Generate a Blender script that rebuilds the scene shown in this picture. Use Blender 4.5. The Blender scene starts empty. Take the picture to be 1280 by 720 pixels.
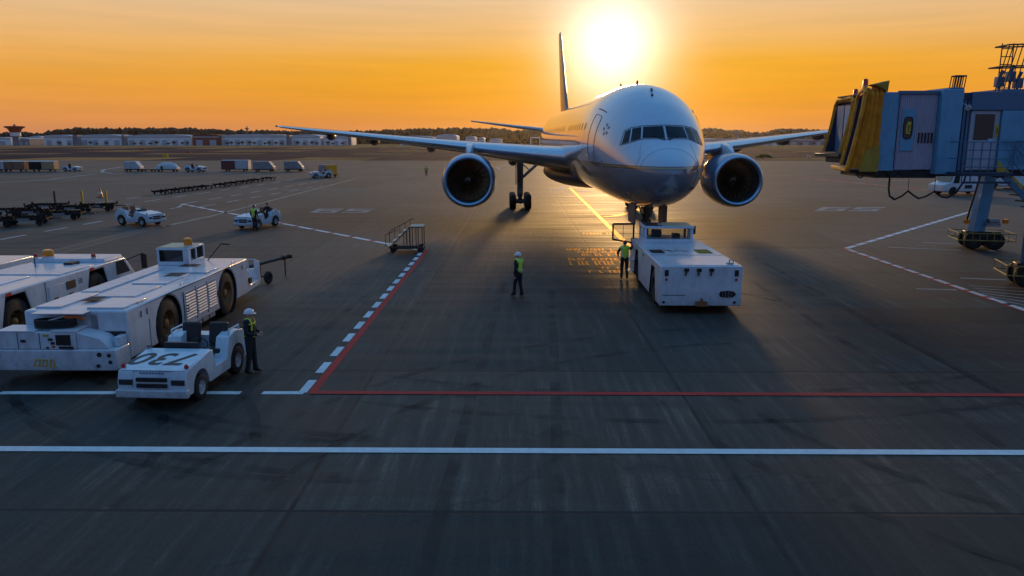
import bpy, bmesh, math, random
from mathutils import Vector, Matrix
R = math.radians
random.seed(7)
SC = bpy.context.scene
COL = SC.collection
# ------------------------------------------------------------------ camera
CAM_H, PITCH, YAW, FPX = 6.2, R(11.1), R(0.48), 948.0
cd = bpy.data.cameras.new('camera'); cam = bpy.data.objects.new('camera', cd); COL.objects.link(cam)
cam.location = (0, 0, CAM_H); cam.rotation_euler = (R(90)-PITCH, 0, YAW)
cd.sensor_width = 36; cd.lens = FPX*36/1280; cd.clip_end = 6000; cd.clip_start = .1
SC.camera = cam
CM = cam.rotation_euler.to_matrix()
def G(px, py, z=0.0):
    """point of the level plane z seen at a photo pixel (used to survey the apron)"""
    d = CM @ Vector((px-640, 360-py, -FPX))
    t = (z-CAM_H)/d.z
    return Vector((d.x*t, d.y*t, z))
def onY(px, py, Y):
    d = CM @ Vector((px-640, 360-py, -FPX)); t = Y/d.y
    return Vector((d.x*t, Y, CAM_H+d.z*t))
# ------------------------------------------------------------------ sky + sun
SUN_AZ, SUN_EL = R(6.75), R(6.4)          # azimuth from +Y towards +X
SV = Vector((math.sin(SUN_AZ)*math.cos(SUN_EL), math.cos(SUN_AZ)*math.cos(SUN_EL), math.sin(SUN_EL)))
w = bpy.data.worlds.new('World'); SC.world = w; w.use_nodes = True
nt = w.node_tree; nt.nodes.clear(); L = nt.links
def N(t, tree=None, **kw):
    n = (tree or nt).nodes.new(t)
    for k, v in kw.items(): setattr(n, k, v)
    return n
def vmath(op, a, b=None, tree=None):
    tr = tree or nt; n = N('ShaderNodeVectorMath', tr, operation=op)
    for i, q in enumerate((a, b)):
        if q is None: continue
        if hasattr(q, 'is_linked'): tr.links.new(q, n.inputs[i])
        else: n.inputs[i].default_value = q
    return n
def M_(op, a, b=None, c=None, tree=None, clamp=False):
    tr = tree or nt; n = N('ShaderNodeMath', tr, operation=op); n.use_clamp = clamp
    for i, q in enumerate((a, b, c)):
        if q is None: continue
        if hasattr(q, 'is_linked'): tr.links.new(q, n.inputs[i])
        else: n.inputs[i].default_value = q
    return n.outputs[0]
def ramp(tree, fac, stops, interp='LINEAR'):
    n = N('ShaderNodeValToRGB', tree); cr = n.color_ramp; cr.interpolation = interp
    while len(cr.elements) < len(stops): cr.elements.new(.5)
    for e, (p, c) in zip(cr.elements, stops):
        e.position = p; e.color = (*c, 1) if len(c) == 3 else c
    tree.links.new(fac, n.inputs[0]); return n.outputs[0]
def mixc(tree, fac, a, b, bt='MIX'):
    n = N('ShaderNodeMix', tree, data_type='RGBA', blend_type=bt)
    for s, q in ((n.inputs[0], fac), (n.inputs[6], a), (n.inputs[7], b)):
        if hasattr(q, 'is_linked'): tree.links.new(q, s)
        elif isinstance(q, (int, float)): s.default_value = q
        else: s.default_value = (*q, 1)
    return n.outputs[2]
tc = N('ShaderNodeTexCoord'); gen = vmath('NORMALIZE', tc.outputs['Generated']).outputs[0]
sep = N('ShaderNodeSeparateXYZ'); L.new(gen, sep.inputs[0])
el = M_('MULTIPLY', M_('ARCSINE', sep.outputs[2]), 2/math.pi)         # 0 horizon .. 1 zenith
d_ = 1/90
front = ramp(nt, el, [(0, (.60,.22,.09)), (1.2*d_, (.74,.26,.03)), (2.8*d_, (.82,.31,.002)), (5.4*d_, (.84,.37,.003)),
                      (7.0*d_, (.82,.44,.12)), (9.5*d_, (.76,.50,.27)), (14*d_, (.46,.44,.42)), (24*d_, (.26,.42,.62)), (50*d_, (.10,.30,.60)), (1, (.06,.24,.56))])
frontp = ramp(nt, el, [(0, (.58,.24,.13)), (1.5*d_, (.74,.30,.10)), (4.0*d_, (.80,.36,.07)), (6.5*d_, (.80,.46,.19)), (9.5*d_, (.74,.52,.32)), (14*d_, (.46,.44,.42)), (24*d_, (.26,.42,.62)), (50*d_, (.10,.30,.60)), (1, (.06,.24,.56))])
back = ramp(nt, el, [(0, (.10,.09,.13)), (6*d_, (.14,.13,.20)), (15*d_, (.14,.18,.34)), (35*d_, (.10,.27,.55)), (1, (.06,.24,.56))])
dotS = vmath('DOT_PRODUCT', gen, tuple(SV)).outputs[1]
f = M_('MULTIPLY_ADD', vmath('DOT_PRODUCT', gen, (math.sin(SUN_AZ), math.cos(SUN_AZ), 0)).outputs[1], .9, .45, clamp=True)
f = M_('SMOOTHSTEP' if False else 'POWER', f, 1.3)
ang = M_('MULTIPLY', M_('ARCCOSINE', M_('MINIMUM', dotS, .999999)), 180/math.pi)
def gau(sig): return M_('EXPONENT', M_('MULTIPLY', M_('POWER', M_('DIVIDE', ang, sig), 2), -1))
col = mixc(nt, f, back, mixc(nt, gau(36), frontp, front))
# soft streaks of thin cloud low on the horizon
mp = N('ShaderNodeMapping'); mp.inputs['Scale'].default_value = (3, 3, 60); L.new(gen, mp.inputs[0])
nz = N('ShaderNodeTexNoise'); nz.inputs['Scale'].default_value = 1.6; nz.inputs['Detail'].default_value = 4; L.new(mp.outputs[0], nz.inputs[0])
st = ramp(nt, nz.outputs[0], [(.35, (.96,.96,.97)), (.65, (1.03,1.02,1.0))])
col = mixc(nt, 1.0, col, st, 'MULTIPLY')
def addglow(c, sig, rgb, k):
    n = N('ShaderNodeVectorMath', operation='SCALE'); n.inputs[0].default_value = rgb
    L.new(M_('MULTIPLY', gau(sig), k), n.inputs['Scale'])
    return vmath('ADD', c, n.outputs[0]).outputs[0]
col = addglow(col, 11, (.30,.17,.02), .10)
col = addglow(col, 4.6, (.85,.85,.65), .24)
col = addglow(col, 3.2, (1.0,1.0,1.0), .95)
bgA = N('ShaderNodeBackground'); L.new(col, bgA.inputs[0]); bgA.inputs[1].default_value = 1.0
sky = N('ShaderNodeTexSky', sky_type='NISHITA', sun_disc=False, sun_elevation=SUN_EL, sun_rotation=SUN_AZ, dust_density=2.0)
bgB = N('ShaderNodeBackground'); L.new(sky.outputs[0], bgB.inputs[0]); bgB.inputs[1].default_value = .0015
ad = N('ShaderNodeAddShader'); L.new(bgA.outputs[0], ad.inputs[0]); L.new(bgB.outputs[0], ad.inputs[1])
L.new(ad.outputs[0], N('ShaderNodeOutputWorld').inputs[0])
sl = bpy.data.lights.new('sun', 'SUN'); sl.energy = 2.0; sl.angle = R(5.0); sl.color = (.85, .50, .20)
so = bpy.data.objects.new('sun', sl); COL.objects.link(so); so.rotation_euler = (-SV).to_track_quat('-Z', 'Y').to_euler(); so.location = SV*100
SC.view_settings.view_transform = 'Standard'; SC.view_settings.look = 'None'
SC.view_settings.exposure = 0; SC.view_settings.gamma = 1; SC.view_settings.use_curve_mapping = False
SC.render.engine = 'CYCLES'

# ------------------------------------------------------------------ materials
MATS = {}
def mat(name, col, rough=.5, metal=0, spec=.5, coat=0, var=.12, vscale=3.0, emit=None, bump=0, trans=0):
    if name in MATS: return MATS[name]
    m = bpy.data.materials.new(name); m.use_nodes = True; t = m.node_tree; p = t.nodes['Principled BSDF']
    c = N('ShaderNodeTexCoord', t); n = N('ShaderNodeTexNoise', t); n.inputs['Scale'].default_value = vscale; n.inputs['Detail'].default_value = 6
    n.inputs['Roughness'].default_value = .65
    t.links.new(c.outputs['Object'], n.inputs[0])
    lo = tuple(x*(1-var*1.3) for x in col); hi = tuple(min(1, x*(1+var*.6)) for x in col)
    t.links.new(ramp(t, n.outputs[0], [(.3, lo), (.7, hi)]), p.inputs['Base Color'])
    rr = N('ShaderNodeMapRange', t); rr.inputs[3].default_value = rough*.8; rr.inputs[4].default_value = min(1, rough*1.25)
    t.links.new(n.outputs[0], rr.inputs[0]); t.links.new(rr.outputs[0], p.inputs['Roughness'])
    p.inputs['Metallic'].default_value = metal; p.inputs['Specular IOR Level'].default_value = spec
    p.inputs['Coat Weight'].default_value = coat; p.inputs['Coat Roughness'].default_value = .08
    p.inputs['Transmission Weight'].default_value = trans
    if emit: p.inputs['Emission Color'].default_value = (*emit[0], 1); p.inputs['Emission Strength'].default_value = emit[1]
    if bump:
        b = N('ShaderNodeBump', t); b.inputs['Strength'].default_value = bump; b.inputs['Distance'].default_value = .02
        n2 = N('ShaderNodeTexNoise', t); n2.inputs['Scale'].default_value = vscale*12; t.links.new(c.outputs['Object'], n2.inputs[0])
        t.links.new(n2.outputs[0], b.inputs['Height']); t.links.new(b.outputs[0], p.inputs['Normal'])
    MATS[name] = m; return m
def dirty(name, col, rough, dirt=(.12,.09,.07), amt=.5, coat=.3):
    amt *= .75
    """paint with grime streaks and scuffs"""
    if name in MATS: return MATS[name]
    m = mat(name, col, rough, coat=coat, var=.05, vscale=.8); t = m.node_tree; p = t.nodes['Principled BSDF']
    src = p.inputs['Base Color'].links[0].from_socket
    c = N('ShaderNodeTexCoord', t); mp = N('ShaderNodeMapping', t); mp.inputs['Scale'].default_value = (2.5, 2.5, 1.2)
    t.links.new(c.outputs['Object'], mp.inputs[0])
    n = N('ShaderNodeTexNoise', t); n.inputs['Scale'].default_value = 1.3; n.inputs['Detail'].default_value = 9; n.inputs['Roughness'].default_value = .7
    t.links.new(mp.outputs[0], n.inputs[0])
    fa = ramp(t, n.outputs[0], [(.46, (0,0,0)), (.78, (amt,)*3), (1, (amt,)*3)])
    base_ = mixc(t, fa, src, dirt)
    # scuffs, chips and grime gathered near the bottom edge of the bodywork
    n6 = N('ShaderNodeTexNoise', t); n6.inputs['Scale'].default_value = 7; n6.inputs['Detail'].default_value = 10; n6.inputs['Roughness'].default_value = .8; t.links.new(c.outputs['Object'], n6.inputs[0])
    base_ = mixc(t, ramp(t, n6.outputs[0], [(.62, (0,0,0)), (.66, (amt*.9,)*3)]), base_, (.10,.06,.04))
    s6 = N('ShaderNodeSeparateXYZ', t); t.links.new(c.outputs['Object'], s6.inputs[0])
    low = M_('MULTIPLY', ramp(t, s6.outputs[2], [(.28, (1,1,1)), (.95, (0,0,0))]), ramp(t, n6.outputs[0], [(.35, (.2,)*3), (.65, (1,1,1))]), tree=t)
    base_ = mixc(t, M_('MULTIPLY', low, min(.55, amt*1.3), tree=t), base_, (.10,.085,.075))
    t.links.new(base_, p.inputs['Base Color']); return m
WHITE = dirty('white_paint', (.68,.70,.75), .32)
WHITE2 = dirty('worn_white_paint', (.66,.68,.73), .42, amt=.7)
WBLUE = dirty('pale_blue_white_paint', (.62,.72,.80), .34)
GREYP = dirty('grey_paint', (.30,.31,.34), .4)
RUBBER = mat('rubber', (.016,.015,.015), .75, var=.4, bump=.3)
BLACK = mat('black_metal', (.018,.018,.020), .45, var=.3)
DARK = mat('dark_steel', (.05,.05,.055), .5, metal=.3, var=.4)
STEEL = mat('steel', (.35,.35,.36), .35, metal=.8, var=.3)
RIM = mat('brown_rim', (.30,.15,.06), .45, metal=.3, var=.4)
RIMW = mat('white_rim', (.55,.55,.56), .4, var=.2)
GLASS = mat('dark_glass', (.012,.016,.018), .06, spec=.8, coat=.5)
SEE = mat('clear_glass', (.02,.025,.02), .04, var=.02, spec=.6); SEE.node_tree.nodes['Principled BSDF'].inputs['Alpha'].default_value = .32
SEAT = mat('black_vinyl', (.014,.014,.016), .5)
AMBER = mat('amber_lens', (.9,.30,.02), .2, coat=.6, trans=.25)
RED = mat('red_plastic', (.55,.03,.02), .35)
YEL = mat('yellow_paint', (.62,.38,.03), .45, var=.3)
LIME = mat('hi_vis_lime', (.45,.72,.03), .7)
NAVY = mat('navy_cloth', (.012,.014,.022), .85, bump=.3, vscale=8)
BOOT = mat('boot_leather', (.012,.011,.010), .5)
SKIN = mat('skin', (.50,.30,.21), .5, var=.1)
HELM = mat('helmet_white', (.78,.78,.80), .25, coat=.4)
HELMD = mat('helmet_navy', (.02,.03,.10), .3, coat=.4)
BRIDGE = dirty('bridge_blue_paint', (.12,.36,.55), .38, dirt=(.06,.07,.10), amt=.5)
BRIDGED = dirty('bridge_dark_blue', (.06,.16,.28), .4, amt=.4)
LAV = dirty('corrugated_lavender', (.46,.43,.53), .35, amt=.4)
CANOPY = mat('canopy_fabric', (.95,.32,.012), .75, var=.35, vscale=2.5, bump=.4)
OLIVE = mat('olive_paint', (.48,.29,.03), .6, var=.3)
TAN = mat('cream_plate', (.62,.50,.33), .5, var=.2)
# ------------------------------------------------------------------ mesh helpers
class MB:
    def __init__(s): s.v = []; s.f = []; s.m = []; s.mi = 0; s.M = Matrix.Identity(4)
    def add(s, vs, fs):
        o = len(s.v); s.v += [tuple(s.M @ Vector(q)) for q in vs]
        s.f += [tuple(i+o for i in q) for q in fs]; s.m += [s.mi]*len(fs); return s
    def box(s, x0, x1, y0, y1, z0, z1, tx=0, ty=0):
        """box, top face inset by tx/ty"""
        vs = [(x0,y0,z0),(x1,y0,z0),(x1,y1,z0),(x0,y1,z0),(x0+tx,y0+ty,z1),(x1-tx,y0+ty,z1),(x1-tx,y1-ty,z1),(x0+tx,y1-ty,z1)]
        return s.add(vs, [(3,2,1,0),(4,5,6,7),(0,1,5,4),(1,2,6,5),(2,3,7,6),(3,0,4,7)])
    def tube(s, p0, p1, r0, r1=None, n=10, cap=True):
        r1 = r0 if r1 is None else r1; p0, p1 = Vector(p0), Vector(p1)
        a = (p1-p0).normalized(); u = a.orthogonal().normalized(); w_ = a.cross(u)
        vs = []
        for p, r in ((p0, r0), (p1, r1)):
            for i in range(n):
                t = 2*math.pi*i/n; vs.append(p+(u*math.cos(t)+w_*math.sin(t))*r)
        fs = [(i, (i+1)%n, n+(i+1)%n, n+i) for i in range(n)]
        if cap: fs += [tuple(range(n))[::-1], tuple(range(n, 2*n))]
        return s.add(vs, fs)
    def path(s, pts, r, n=6):
        for a, b in zip(pts[:-1], pts[1:]):
            if (Vector(a)-Vector(b)).length > 1e-5: s.tube(a, b, r, n=n)
        return s
    def lathe(s, prof, org=(0,0,0), ax=(0,0,1), n=24):
        """prof: (along axis, radius)"""
        a = Vector(ax).normalized(); u = a.orthogonal().normalized(); w_ = a.cross(u); o = Vector(org); vs = []
        for h, r in prof:
            for i in range(n):
                t = 2*math.pi*i/n; vs.append(o+a*h+(u*math.cos(t)+w_*math.sin(t))*max(r, 1e-4))
        k = len(prof); fs = [(j*n+i, j*n+(i+1)%n, (j+1)*n+(i+1)%n, (j+1)*n+i) for j in range(k-1) for i in range(n)]
        return s.add(vs, fs)
    def prism(s, poly, y0, y1):
        """poly in x,z (ccw seen from -y), extruded along y"""
        n = len(poly); vs = [(x, y0, z) for x, z in poly]+[(x, y1, z) for x, z in poly]
        fs = [tuple(range(n)), tuple(range(2*n-1, n-1, -1))]+[(i, n+i, n+(i+1)%n, (i+1)%n) for i in range(n)]
        return s.add(vs, fs)
    def quad(s, *p): return s.add(p, [tuple(range(len(p)))])
    def loft(s, rings, cap=True, closed=True):
        n = len(rings[0]); vs = [p for r in rings for p in r]; m_ = n if closed else n-1
        fs = [(j*n+i, j*n+(i+1)%n, (j+1)*n+(i+1)%n, (j+1)*n+i) for j in range(len(rings)-1) for i in range(m_)]
        if cap: fs += [tuple(range(n))[::-1], tuple(range((len(rings)-1)*n, len(rings)*n))]
        return s.add(vs, fs)
    def build(s, name, mt, parent=None, bevel=0, smooth=35, loc=None, label=None):
        me = bpy.data.meshes.new(name); me.from_pydata(s.v, [], s.f)
        for q in (mt if isinstance(mt, (list, tuple)) else [mt]): me.materials.append(q)
        me.polygons.foreach_set('material_index', s.m)
        bm = bmesh.new(); bm.from_mesh(me); bmesh.ops.recalc_face_normals(bm, faces=bm.faces); bm.to_mesh(me); bm.free()
        if smooth:
            me.polygons.foreach_set('use_smooth', [True]*len(me.polygons)); me.set_sharp_from_angle(angle=R(smooth))
        me.update()
        o = bpy.data.objects.new(name, me); COL.objects.link(o)
        if parent: o.parent = parent
        if loc: o.location = loc
        if label: o['label'] = label
        if bevel:
            b = o.modifiers.new('bevel', 'BEVEL'); b.width = bevel; b.segments = 2; b.limit_method = 'ANGLE'; b.angle_limit = R(38); b.harden_normals = False
        return o
def tag(o, label=None, cat=None, group=None, kind=None):
    for k, v in (('label', label), ('category', cat), ('group', group), ('kind', kind)):
        if v: o[k] = v
    return o
def empty(name, loc, rz, label, cat, group=None):
    o = bpy.data.objects.new(name, None); COL.objects.link(o); o.location = loc; o.rotation_euler = (0, 0, rz); o.empty_display_size = .3
    return tag(o, label, cat, group)
def copy_tree(o, parent=None):
    c = o.copy(); COL.objects.link(c)
    if parent: c.parent = parent
    for ch in list(o.children): copy_tree(ch, c)
    return c
def dup(o, loc, rz, label, group=None):
    c = copy_tree(o); c.location = loc; c.rotation_euler = (0, 0, rz); c['label'] = label
    if group: c['group'] = group
    return c
def text_mesh(name, body, size, mt, parent, mtx, shear=0, ext=.002, spacing=1.0):
    cu = bpy.data.curves.new(name, 'FONT'); cu.body = body; cu.size = size; cu.extrude = ext; cu.shear = shear; cu.offset = .012 if size > .5 else 0
    cu.align_x = 'CENTER'; cu.align_y = 'CENTER'; cu.space_character = spacing
    to = bpy.data.objects.new('tmp_text', cu); COL.objects.link(to)
    dg = bpy.context.evaluated_depsgraph_get(); me = bpy.data.meshes.new_from_object(to.evaluated_get(dg))
    bpy.data.objects.remove(to); me.materials.clear(); me.materials.append(mt); me.transform(mtx)
    me.name = name; o = bpy.data.objects.new(name, me); COL.objects.link(o); o.parent = parent; return o
def wheel(parent, x, y, z, r, wd, rim=RIM, rr=.55, out=1, name='wheel', hub=True):
    """tyre with a rim child, axle along y; out=+1 outer face towards +y"""
    t = MB(); h = wd/2
    t.lathe([(-h, r*rr), (-h, r*.86), (-h*.8, r*.97), (-h*.5, r), (h*.5, r), (h*.8, r*.97), (h, r*.86), (h, r*rr), (-h, r*rr)], (x, y, z), (0, 1, 0), 28)
    o = t.build(name, RUBBER, parent)
    m = MB(); k = out
    m.lathe([(-h*.2*k, .001), (-h*.2*k, r*.25), (h*.25*k, r*.30), (h*.15*k, r*rr*.85), (h*.9*k, r*rr*.96), (h*.9*k, r*rr*1.01), (-h*.9*k, r*rr*1.01)], (x, y, z), (0, 1, 0), 20)
    m.lathe([(0, r*.2), (h*.75*k, r*.17), (h*.85*k, r*.08), (h*.85*k, .001)], (x, y, z), (0, 1, 0), 12)
    for i in range(8):
        a = math.pi*i/4; cx, cz = x+math.cos(a)*r*.34, z+math.sin(a)*r*.34
        m.tube((cx, y, cz), (cx, y+h*.42*k, cz), r*.04, n=6)
    m.build('rim', rim, o)
    return o
# ------------------------------------------------------------------ ground
def apron_material():
    m = bpy.data.materials.new('concrete_apron'); m.use_nodes = True; t = m.node_tree; p = t.nodes['Principled BSDF']
    def mm(op, a, b=None, c=None, clamp=False): return M_(op, a, b, c, tree=t, clamp=clamp)
    c = N('ShaderNodeTexCoord', t).outputs['Object']
    s = N('ShaderNodeSeparateXYZ', t); t.links.new(c, s.inputs[0]); X, Y = s.outputs[0], s.outputs[1]
    S = 7.93
    gx = mm('DIVIDE', mm('SUBTRACT', X, 4.06), S); gy = mm('DIVIDE', mm('SUBTRACT', Y, 3.94), S)
    fx, fy = mm('FLOOR', gx), mm('FLOOR', gy)
    cb = N('ShaderNodeCombineXYZ', t); t.links.new(fx, cb.inputs[0]); t.links.new(fy, cb.inputs[1])
    wn = N('ShaderNodeTexWhiteNoise', t, noise_dimensions='2D'); t.links.new(cb.outputs[0], wn.inputs['Vector'])
    def edge(g):
        fr = mm('FRACT', g); return mm('MINIMUM', fr, mm('SUBTRACT', 1, fr))
    e = mm('MINIMUM', edge(gx), edge(gy))
    # jitter of the joint edge
    jn = N('ShaderNodeTexNoise', t); jn.inputs['Scale'].default_value = 2.2; jn.inputs['Detail'].default_value = 5; t.links.new(c, jn.inputs[0])
    e = mm('ADD', e, mm('MULTIPLY', mm('SUBTRACT', jn.outputs[0], .5), .0012))
    joint = ramp(t, e, [(0, (1,1,1)), (.0048, (1,1,1)), (.0064, (0,0,0))])
    halo = ramp(t, e, [(0, (.16,.16,.16)), (.04, (0,0,0))])
    base = ramp(t, wn.outputs['Value'], [(0, (.018,.016,.015)), (.3, (.040,.037,.036)), (.5, (.012,.027,.034)), (.75, (.036,.028,.024)), (1, (.019,.038,.045))])
    # large soft patches that cross the slabs (bluish / brownish)
    n1 = N('ShaderNodeTexNoise', t); n1.inputs['Scale'].default_value = .05; n1.inputs['Detail'].default_value = 4; t.links.new(c, n1.inputs[0])
    pat = ramp(t, n1.outputs[0], [(.40, (.010,.034,.045)), (.5, (.030,.030,.030)), (.60, (.052,.036,.030))])
    base = mixc(t, .5, base, pat)
    wn2 = N('ShaderNodeTexWhiteNoise', t, noise_dimensions='3D'); t.links.new(vmath('ADD', cb.outputs[0], (31.7,8.4,5.2), tree=t).outputs[0], wn2.inputs['Vector'])
    base = mixc(t, 1.0, base, ramp(t, wn2.outputs['Value'], [(0, (.52,.52,.52)), (1, (1.6,1.6,1.6))]), 'MULTIPLY')
    # broom streaks along y
    mp = N('ShaderNodeMapping', t); mp.inputs['Scale'].default_value = (2.1, .13, 1); t.links.new(c, mp.inputs[0])
    n2 = N('ShaderNodeTexNoise', t); n2.inputs['Scale'].default_value = 2.0; n2.inputs['Detail'].default_value = 8; n2.inputs['Roughness'].default_value = .62; t.links.new(mp.outputs[0], n2.inputs[0])
    stk = ramp(t, n2.outputs[0], [(.32, (.55,.55,.55)), (.50, (.9,.9,.9)), (.62, (1.5,1.47,1.44)), (.76, (3.2,3.1,3.05))])
    base = mixc(t, 1.0, base, stk, 'MULTIPLY')
    mp4 = N('ShaderNodeMapping', t); mp4.inputs['Scale'].default_value = (11, 4.5, 1); t.links.new(c, mp4.inputs[0])
    n4 = N('ShaderNodeTexNoise', t); n4.inputs['Scale'].default_value = 2.0; n4.inputs['Detail'].default_value = 8; t.links.new(mp4.outputs[0], n4.inputs[0])
    base = mixc(t, 1.0, base, ramp(t, n4.outputs[0], [(.35, (.78,.78,.78)), (.65, (1.2,1.2,1.2))]), 'MULTIPLY')
    # cross stains (tyre and oil marks), stretched along x
    mp3 = N('ShaderNodeMapping', t); mp3.inputs['Scale'].default_value = (.035, .5, 1); mp3.inputs['Rotation'].default_value = (0, 0, .12); t.links.new(c, mp3.inputs[0])
    n3 = N('ShaderNodeTexNoise', t); n3.inputs['Scale'].default_value = 3.0; n3.inputs['Detail'].default_value = 7; t.links.new(mp3.outputs[0], n3.inputs[0])
    base = mixc(t, 1.0, base, ramp(t, n3.outputs[0], [(.34, (.45,.45,.47)), (.50, (1,1,1)), (.7, (1.35,1.32,1.26))]), 'MULTIPLY')
    # oil blots
    v = N('ShaderNodeTexVoronoi', t); v.inputs['Scale'].default_value = .22; t.links.new(c, v.inputs[0])
    vd = mm('ADD', v.outputs['Distance'], mm('MULTIPLY', jn.outputs[0], .12))
    base = mixc(t, ramp(t, vd, [(.06, (.7,.7,.7)), (.13, (0,0,0))]), base, (.012,.012,.013))
    # tar-sealed cracks
    v2 = N('ShaderNodeTexVoronoi', t, feature='DISTANCE_TO_EDGE'); v2.inputs['Scale'].default_value = .045
    wv = vmath('ADD', c, None, tree=t); nn = N('ShaderNodeTexNoise', t); nn.inputs['Scale'].default_value = .6; nn.inputs['Detail'].default_value = 6; t.links.new(c, nn.inputs[0])
    sc = N('ShaderNodeVectorMath', t, operation='SCALE'); t.links.new(nn.outputs[1], sc.inputs[0]); sc.inputs['Scale'].default_value = 3.0
    t.links.new(sc.outputs[0], wv.inputs[1]); t.links.new(wv.outputs[0], v2.inputs[0])
    crk = ramp(t, v2.outputs['Distance'], [(.0, (.55,.55,.55)), (.0012, (0,0,0))])
    base = mixc(t, crk, base, (.010,.010,.010))
    base = mixc(t, halo, base, (.014,.014,.015))
    base = mixc(t, joint, base, (.008,.008,.008))
    base = mixc(t, 1.0, base, (1.12,.87,.65), 'MULTIPLY')
    t.links.new(base, p.inputs['Base Color'])
    t.links.new(ramp(t, n3.outputs[0], [(.3, (.56,)*3), (.7, (.74,)*3)]), p.inputs['Roughness'])
    p.inputs['Specular IOR Level'].default_value = .38
    b = N('ShaderNodeBump', t); b.inputs['Strength'].default_value = .35; b.inputs['Distance'].default_value = .01
    hb = mm('ADD', mm('MULTIPLY', n4.outputs[0], 1.0), mm('MULTIPLY', joint, -1.5)); t.links.new(hb, b.inputs['Height']); t.links.new(b.outputs[0], p.inputs['Normal'])
    return m
APRON = apron_material()
GRASS = mat('dry_grass', (.52,.25,.10), 1.0, spec=0, var=.35, vscale=.05, bump=.5)
ASPH = mat('taxiway_asphalt', (.045,.035,.045), 1.0, spec=.02, var=.3, vscale=.03)
def paint_mat(name, col, wear=.45):
    m = bpy.data.materials.new(name); m.use_nodes = True; t = m.node_tree; p = t.nodes['Principled BSDF']
    c = N('ShaderNodeTexCoord', t).outputs['Object']; n = N('ShaderNodeTexNoise', t); n.inputs['Scale'].default_value = 5; n.inputs['Detail'].default_value = 9; n.inputs['Roughness'].default_value = .75
    t.links.new(c, n.inputs[0])
    n2 = N('ShaderNodeTexNoise', t); n2.inputs['Scale'].default_value = .35; n2.inputs['Detail'].default_value = 3; t.links.new(c, n2.inputs[0])
    f_ = ramp(t, M_('MULTIPLY_ADD', n2.outputs[0], .45, M_('MULTIPLY', n.outputs[0], .6, tree=t), tree=t), [(.40, (0,0,0)), (.66, (wear,)*3), (.75, (min(1, wear*1.5),)*3)])
    t.links.new(mixc(t, f_, col, (.05,.048,.046)), p.inputs['Base Color']); p.inputs['Roughness'].default_value = .7; p.inputs['Specular IOR Level'].default_value = .12
    return m
PW = paint_mat('white_line_paint', (.84,.84,.82), .30); PR = paint_mat('red_line_paint', (.66,.05,.04), .3)
PY = paint_mat('yellow_line_paint', (.95,.42,.010), .10); PY.node_tree.nodes['Principled BSDF'].inputs['Specular IOR Level'].default_value = .36; PY.node_tree.nodes['Principled BSDF'].inputs['Roughness'].default_value = .55; PY.node_tree.nodes['Principled BSDF'].inputs['Metallic'].default_value = .55; PY.node_tree.nodes['Principled BSDF'].inputs['Specular Tint'].default_value = (1, .62, .12, 1); PC = paint_mat('cream_line_paint', (.42,.36,.24), .6)
PW2 = paint_mat('worn_white_line_paint', (.48,.46,.44), .6)
def sheet(name, mt, x0, x1, y0, y1, z):
    return tag(MB().quad((x0,y0,z),(x1,y0,z),(x1,y1,z),(x0,y1,z)).build(name, mt, smooth=0), kind='structure')
sheet('ground', GRASS, -2500, 2500, -60, 4500, -.02)
sheet('apron', APRON, -420, 420, -40, 226, 0)
sheet('taxiway', ASPH, -900, 900, 268, 322, .02)
sheet('taxiway', ASPH, -900, 900, 345, 392, .02)
sheet('runway', ASPH, -1500, 1500, 440, 505, .02)
sheet('perimeter_road', ASPH, -1500, 1500, 590, 604, .02)
for y in (295, 368, 472):
    sheet('taxiway_line', PC, -600, 600, y-.5, y+.5, .04)
for x in range(-560, 600, 75):
    sheet('connecting_taxiway', ASPH, x+random.uniform(-15,15), x+random.uniform(22,40), 226, 590, .012)
def strip(mb, p, q, wd, z, off=0.0):
    p, q = Vector(p), Vector(q); d = (q-p).normalized(); n = Vector((-d.y, d.x, 0)); a = n*(off+wd/2); b = n*(off-wd/2)
    k = [p+b, q+b, q+a, p+a]; mb.quad(*[(v.x, v.y, z) for v in k])
def dashes(mb, p, q, wd, dash, gap, z, off=0.0, ph=0.0):
    p, q = Vector(p), Vector(q); L_ = (q-p).length; d = (q-p).normalized(); s = ph
    while s < L_:
        e = min(L_, s+dash)
        if e > max(0, s): strip(mb, p+d*max(0, s), p+d*e, wd, z, off)
        s += dash+gap
def mark(name, mt): 
    mb = MB(); return mb, (lambda: tag(mb.build(name, mt, smooth=0), kind='structure'))
# white line nearest the camera, red line, white dashes
mb, fin = mark('white_line', PW); strip(mb, (-30,14.47,0), (30,14.41,0), .25, .0135); fin()
k0 = G(388, 491)
mb, fin = mark('red_line', PR); strip(mb, k0, (35, k0.y-.1, 0), .22, .0135); fin()
mb, fin = mark('stand_edge_dashes', PW)
for a, b in ((328, 380), (250, 301), (0, 146)): strip(mb, G(a, 491), G(b, 491), .22, .004)
fin()
c0, c1, c2 = G(390, 491), G(533, 314), G(228, 255)
mb, fin = mark('stand_boundary_red', PR)
strip(mb, c0, c1, .22, .004, 0); strip(mb, c1, c2, .3, .004, -.0)
e0, e1, e2 = G(1056, 311), G(1282, 389), G(1212, 265)
strip(mb, e0, e1, .3, .004); strip(mb, e0, e2, .34, .004); fin()
mb, fin = mark('stand_boundary_dashes', PW)
dashes(mb, c0, c1, .22, 1.0, .62, .008, .24)
dashes(mb, c1, c2, .34, 2.1, .55, .008, .05, .8)
dashes(mb, e0, e1, .26, 1.05, .3, .008, .08, .3); dashes(mb, e0, e2, .34, 1.5, .3, .008, -.02, .2); fin()
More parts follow.
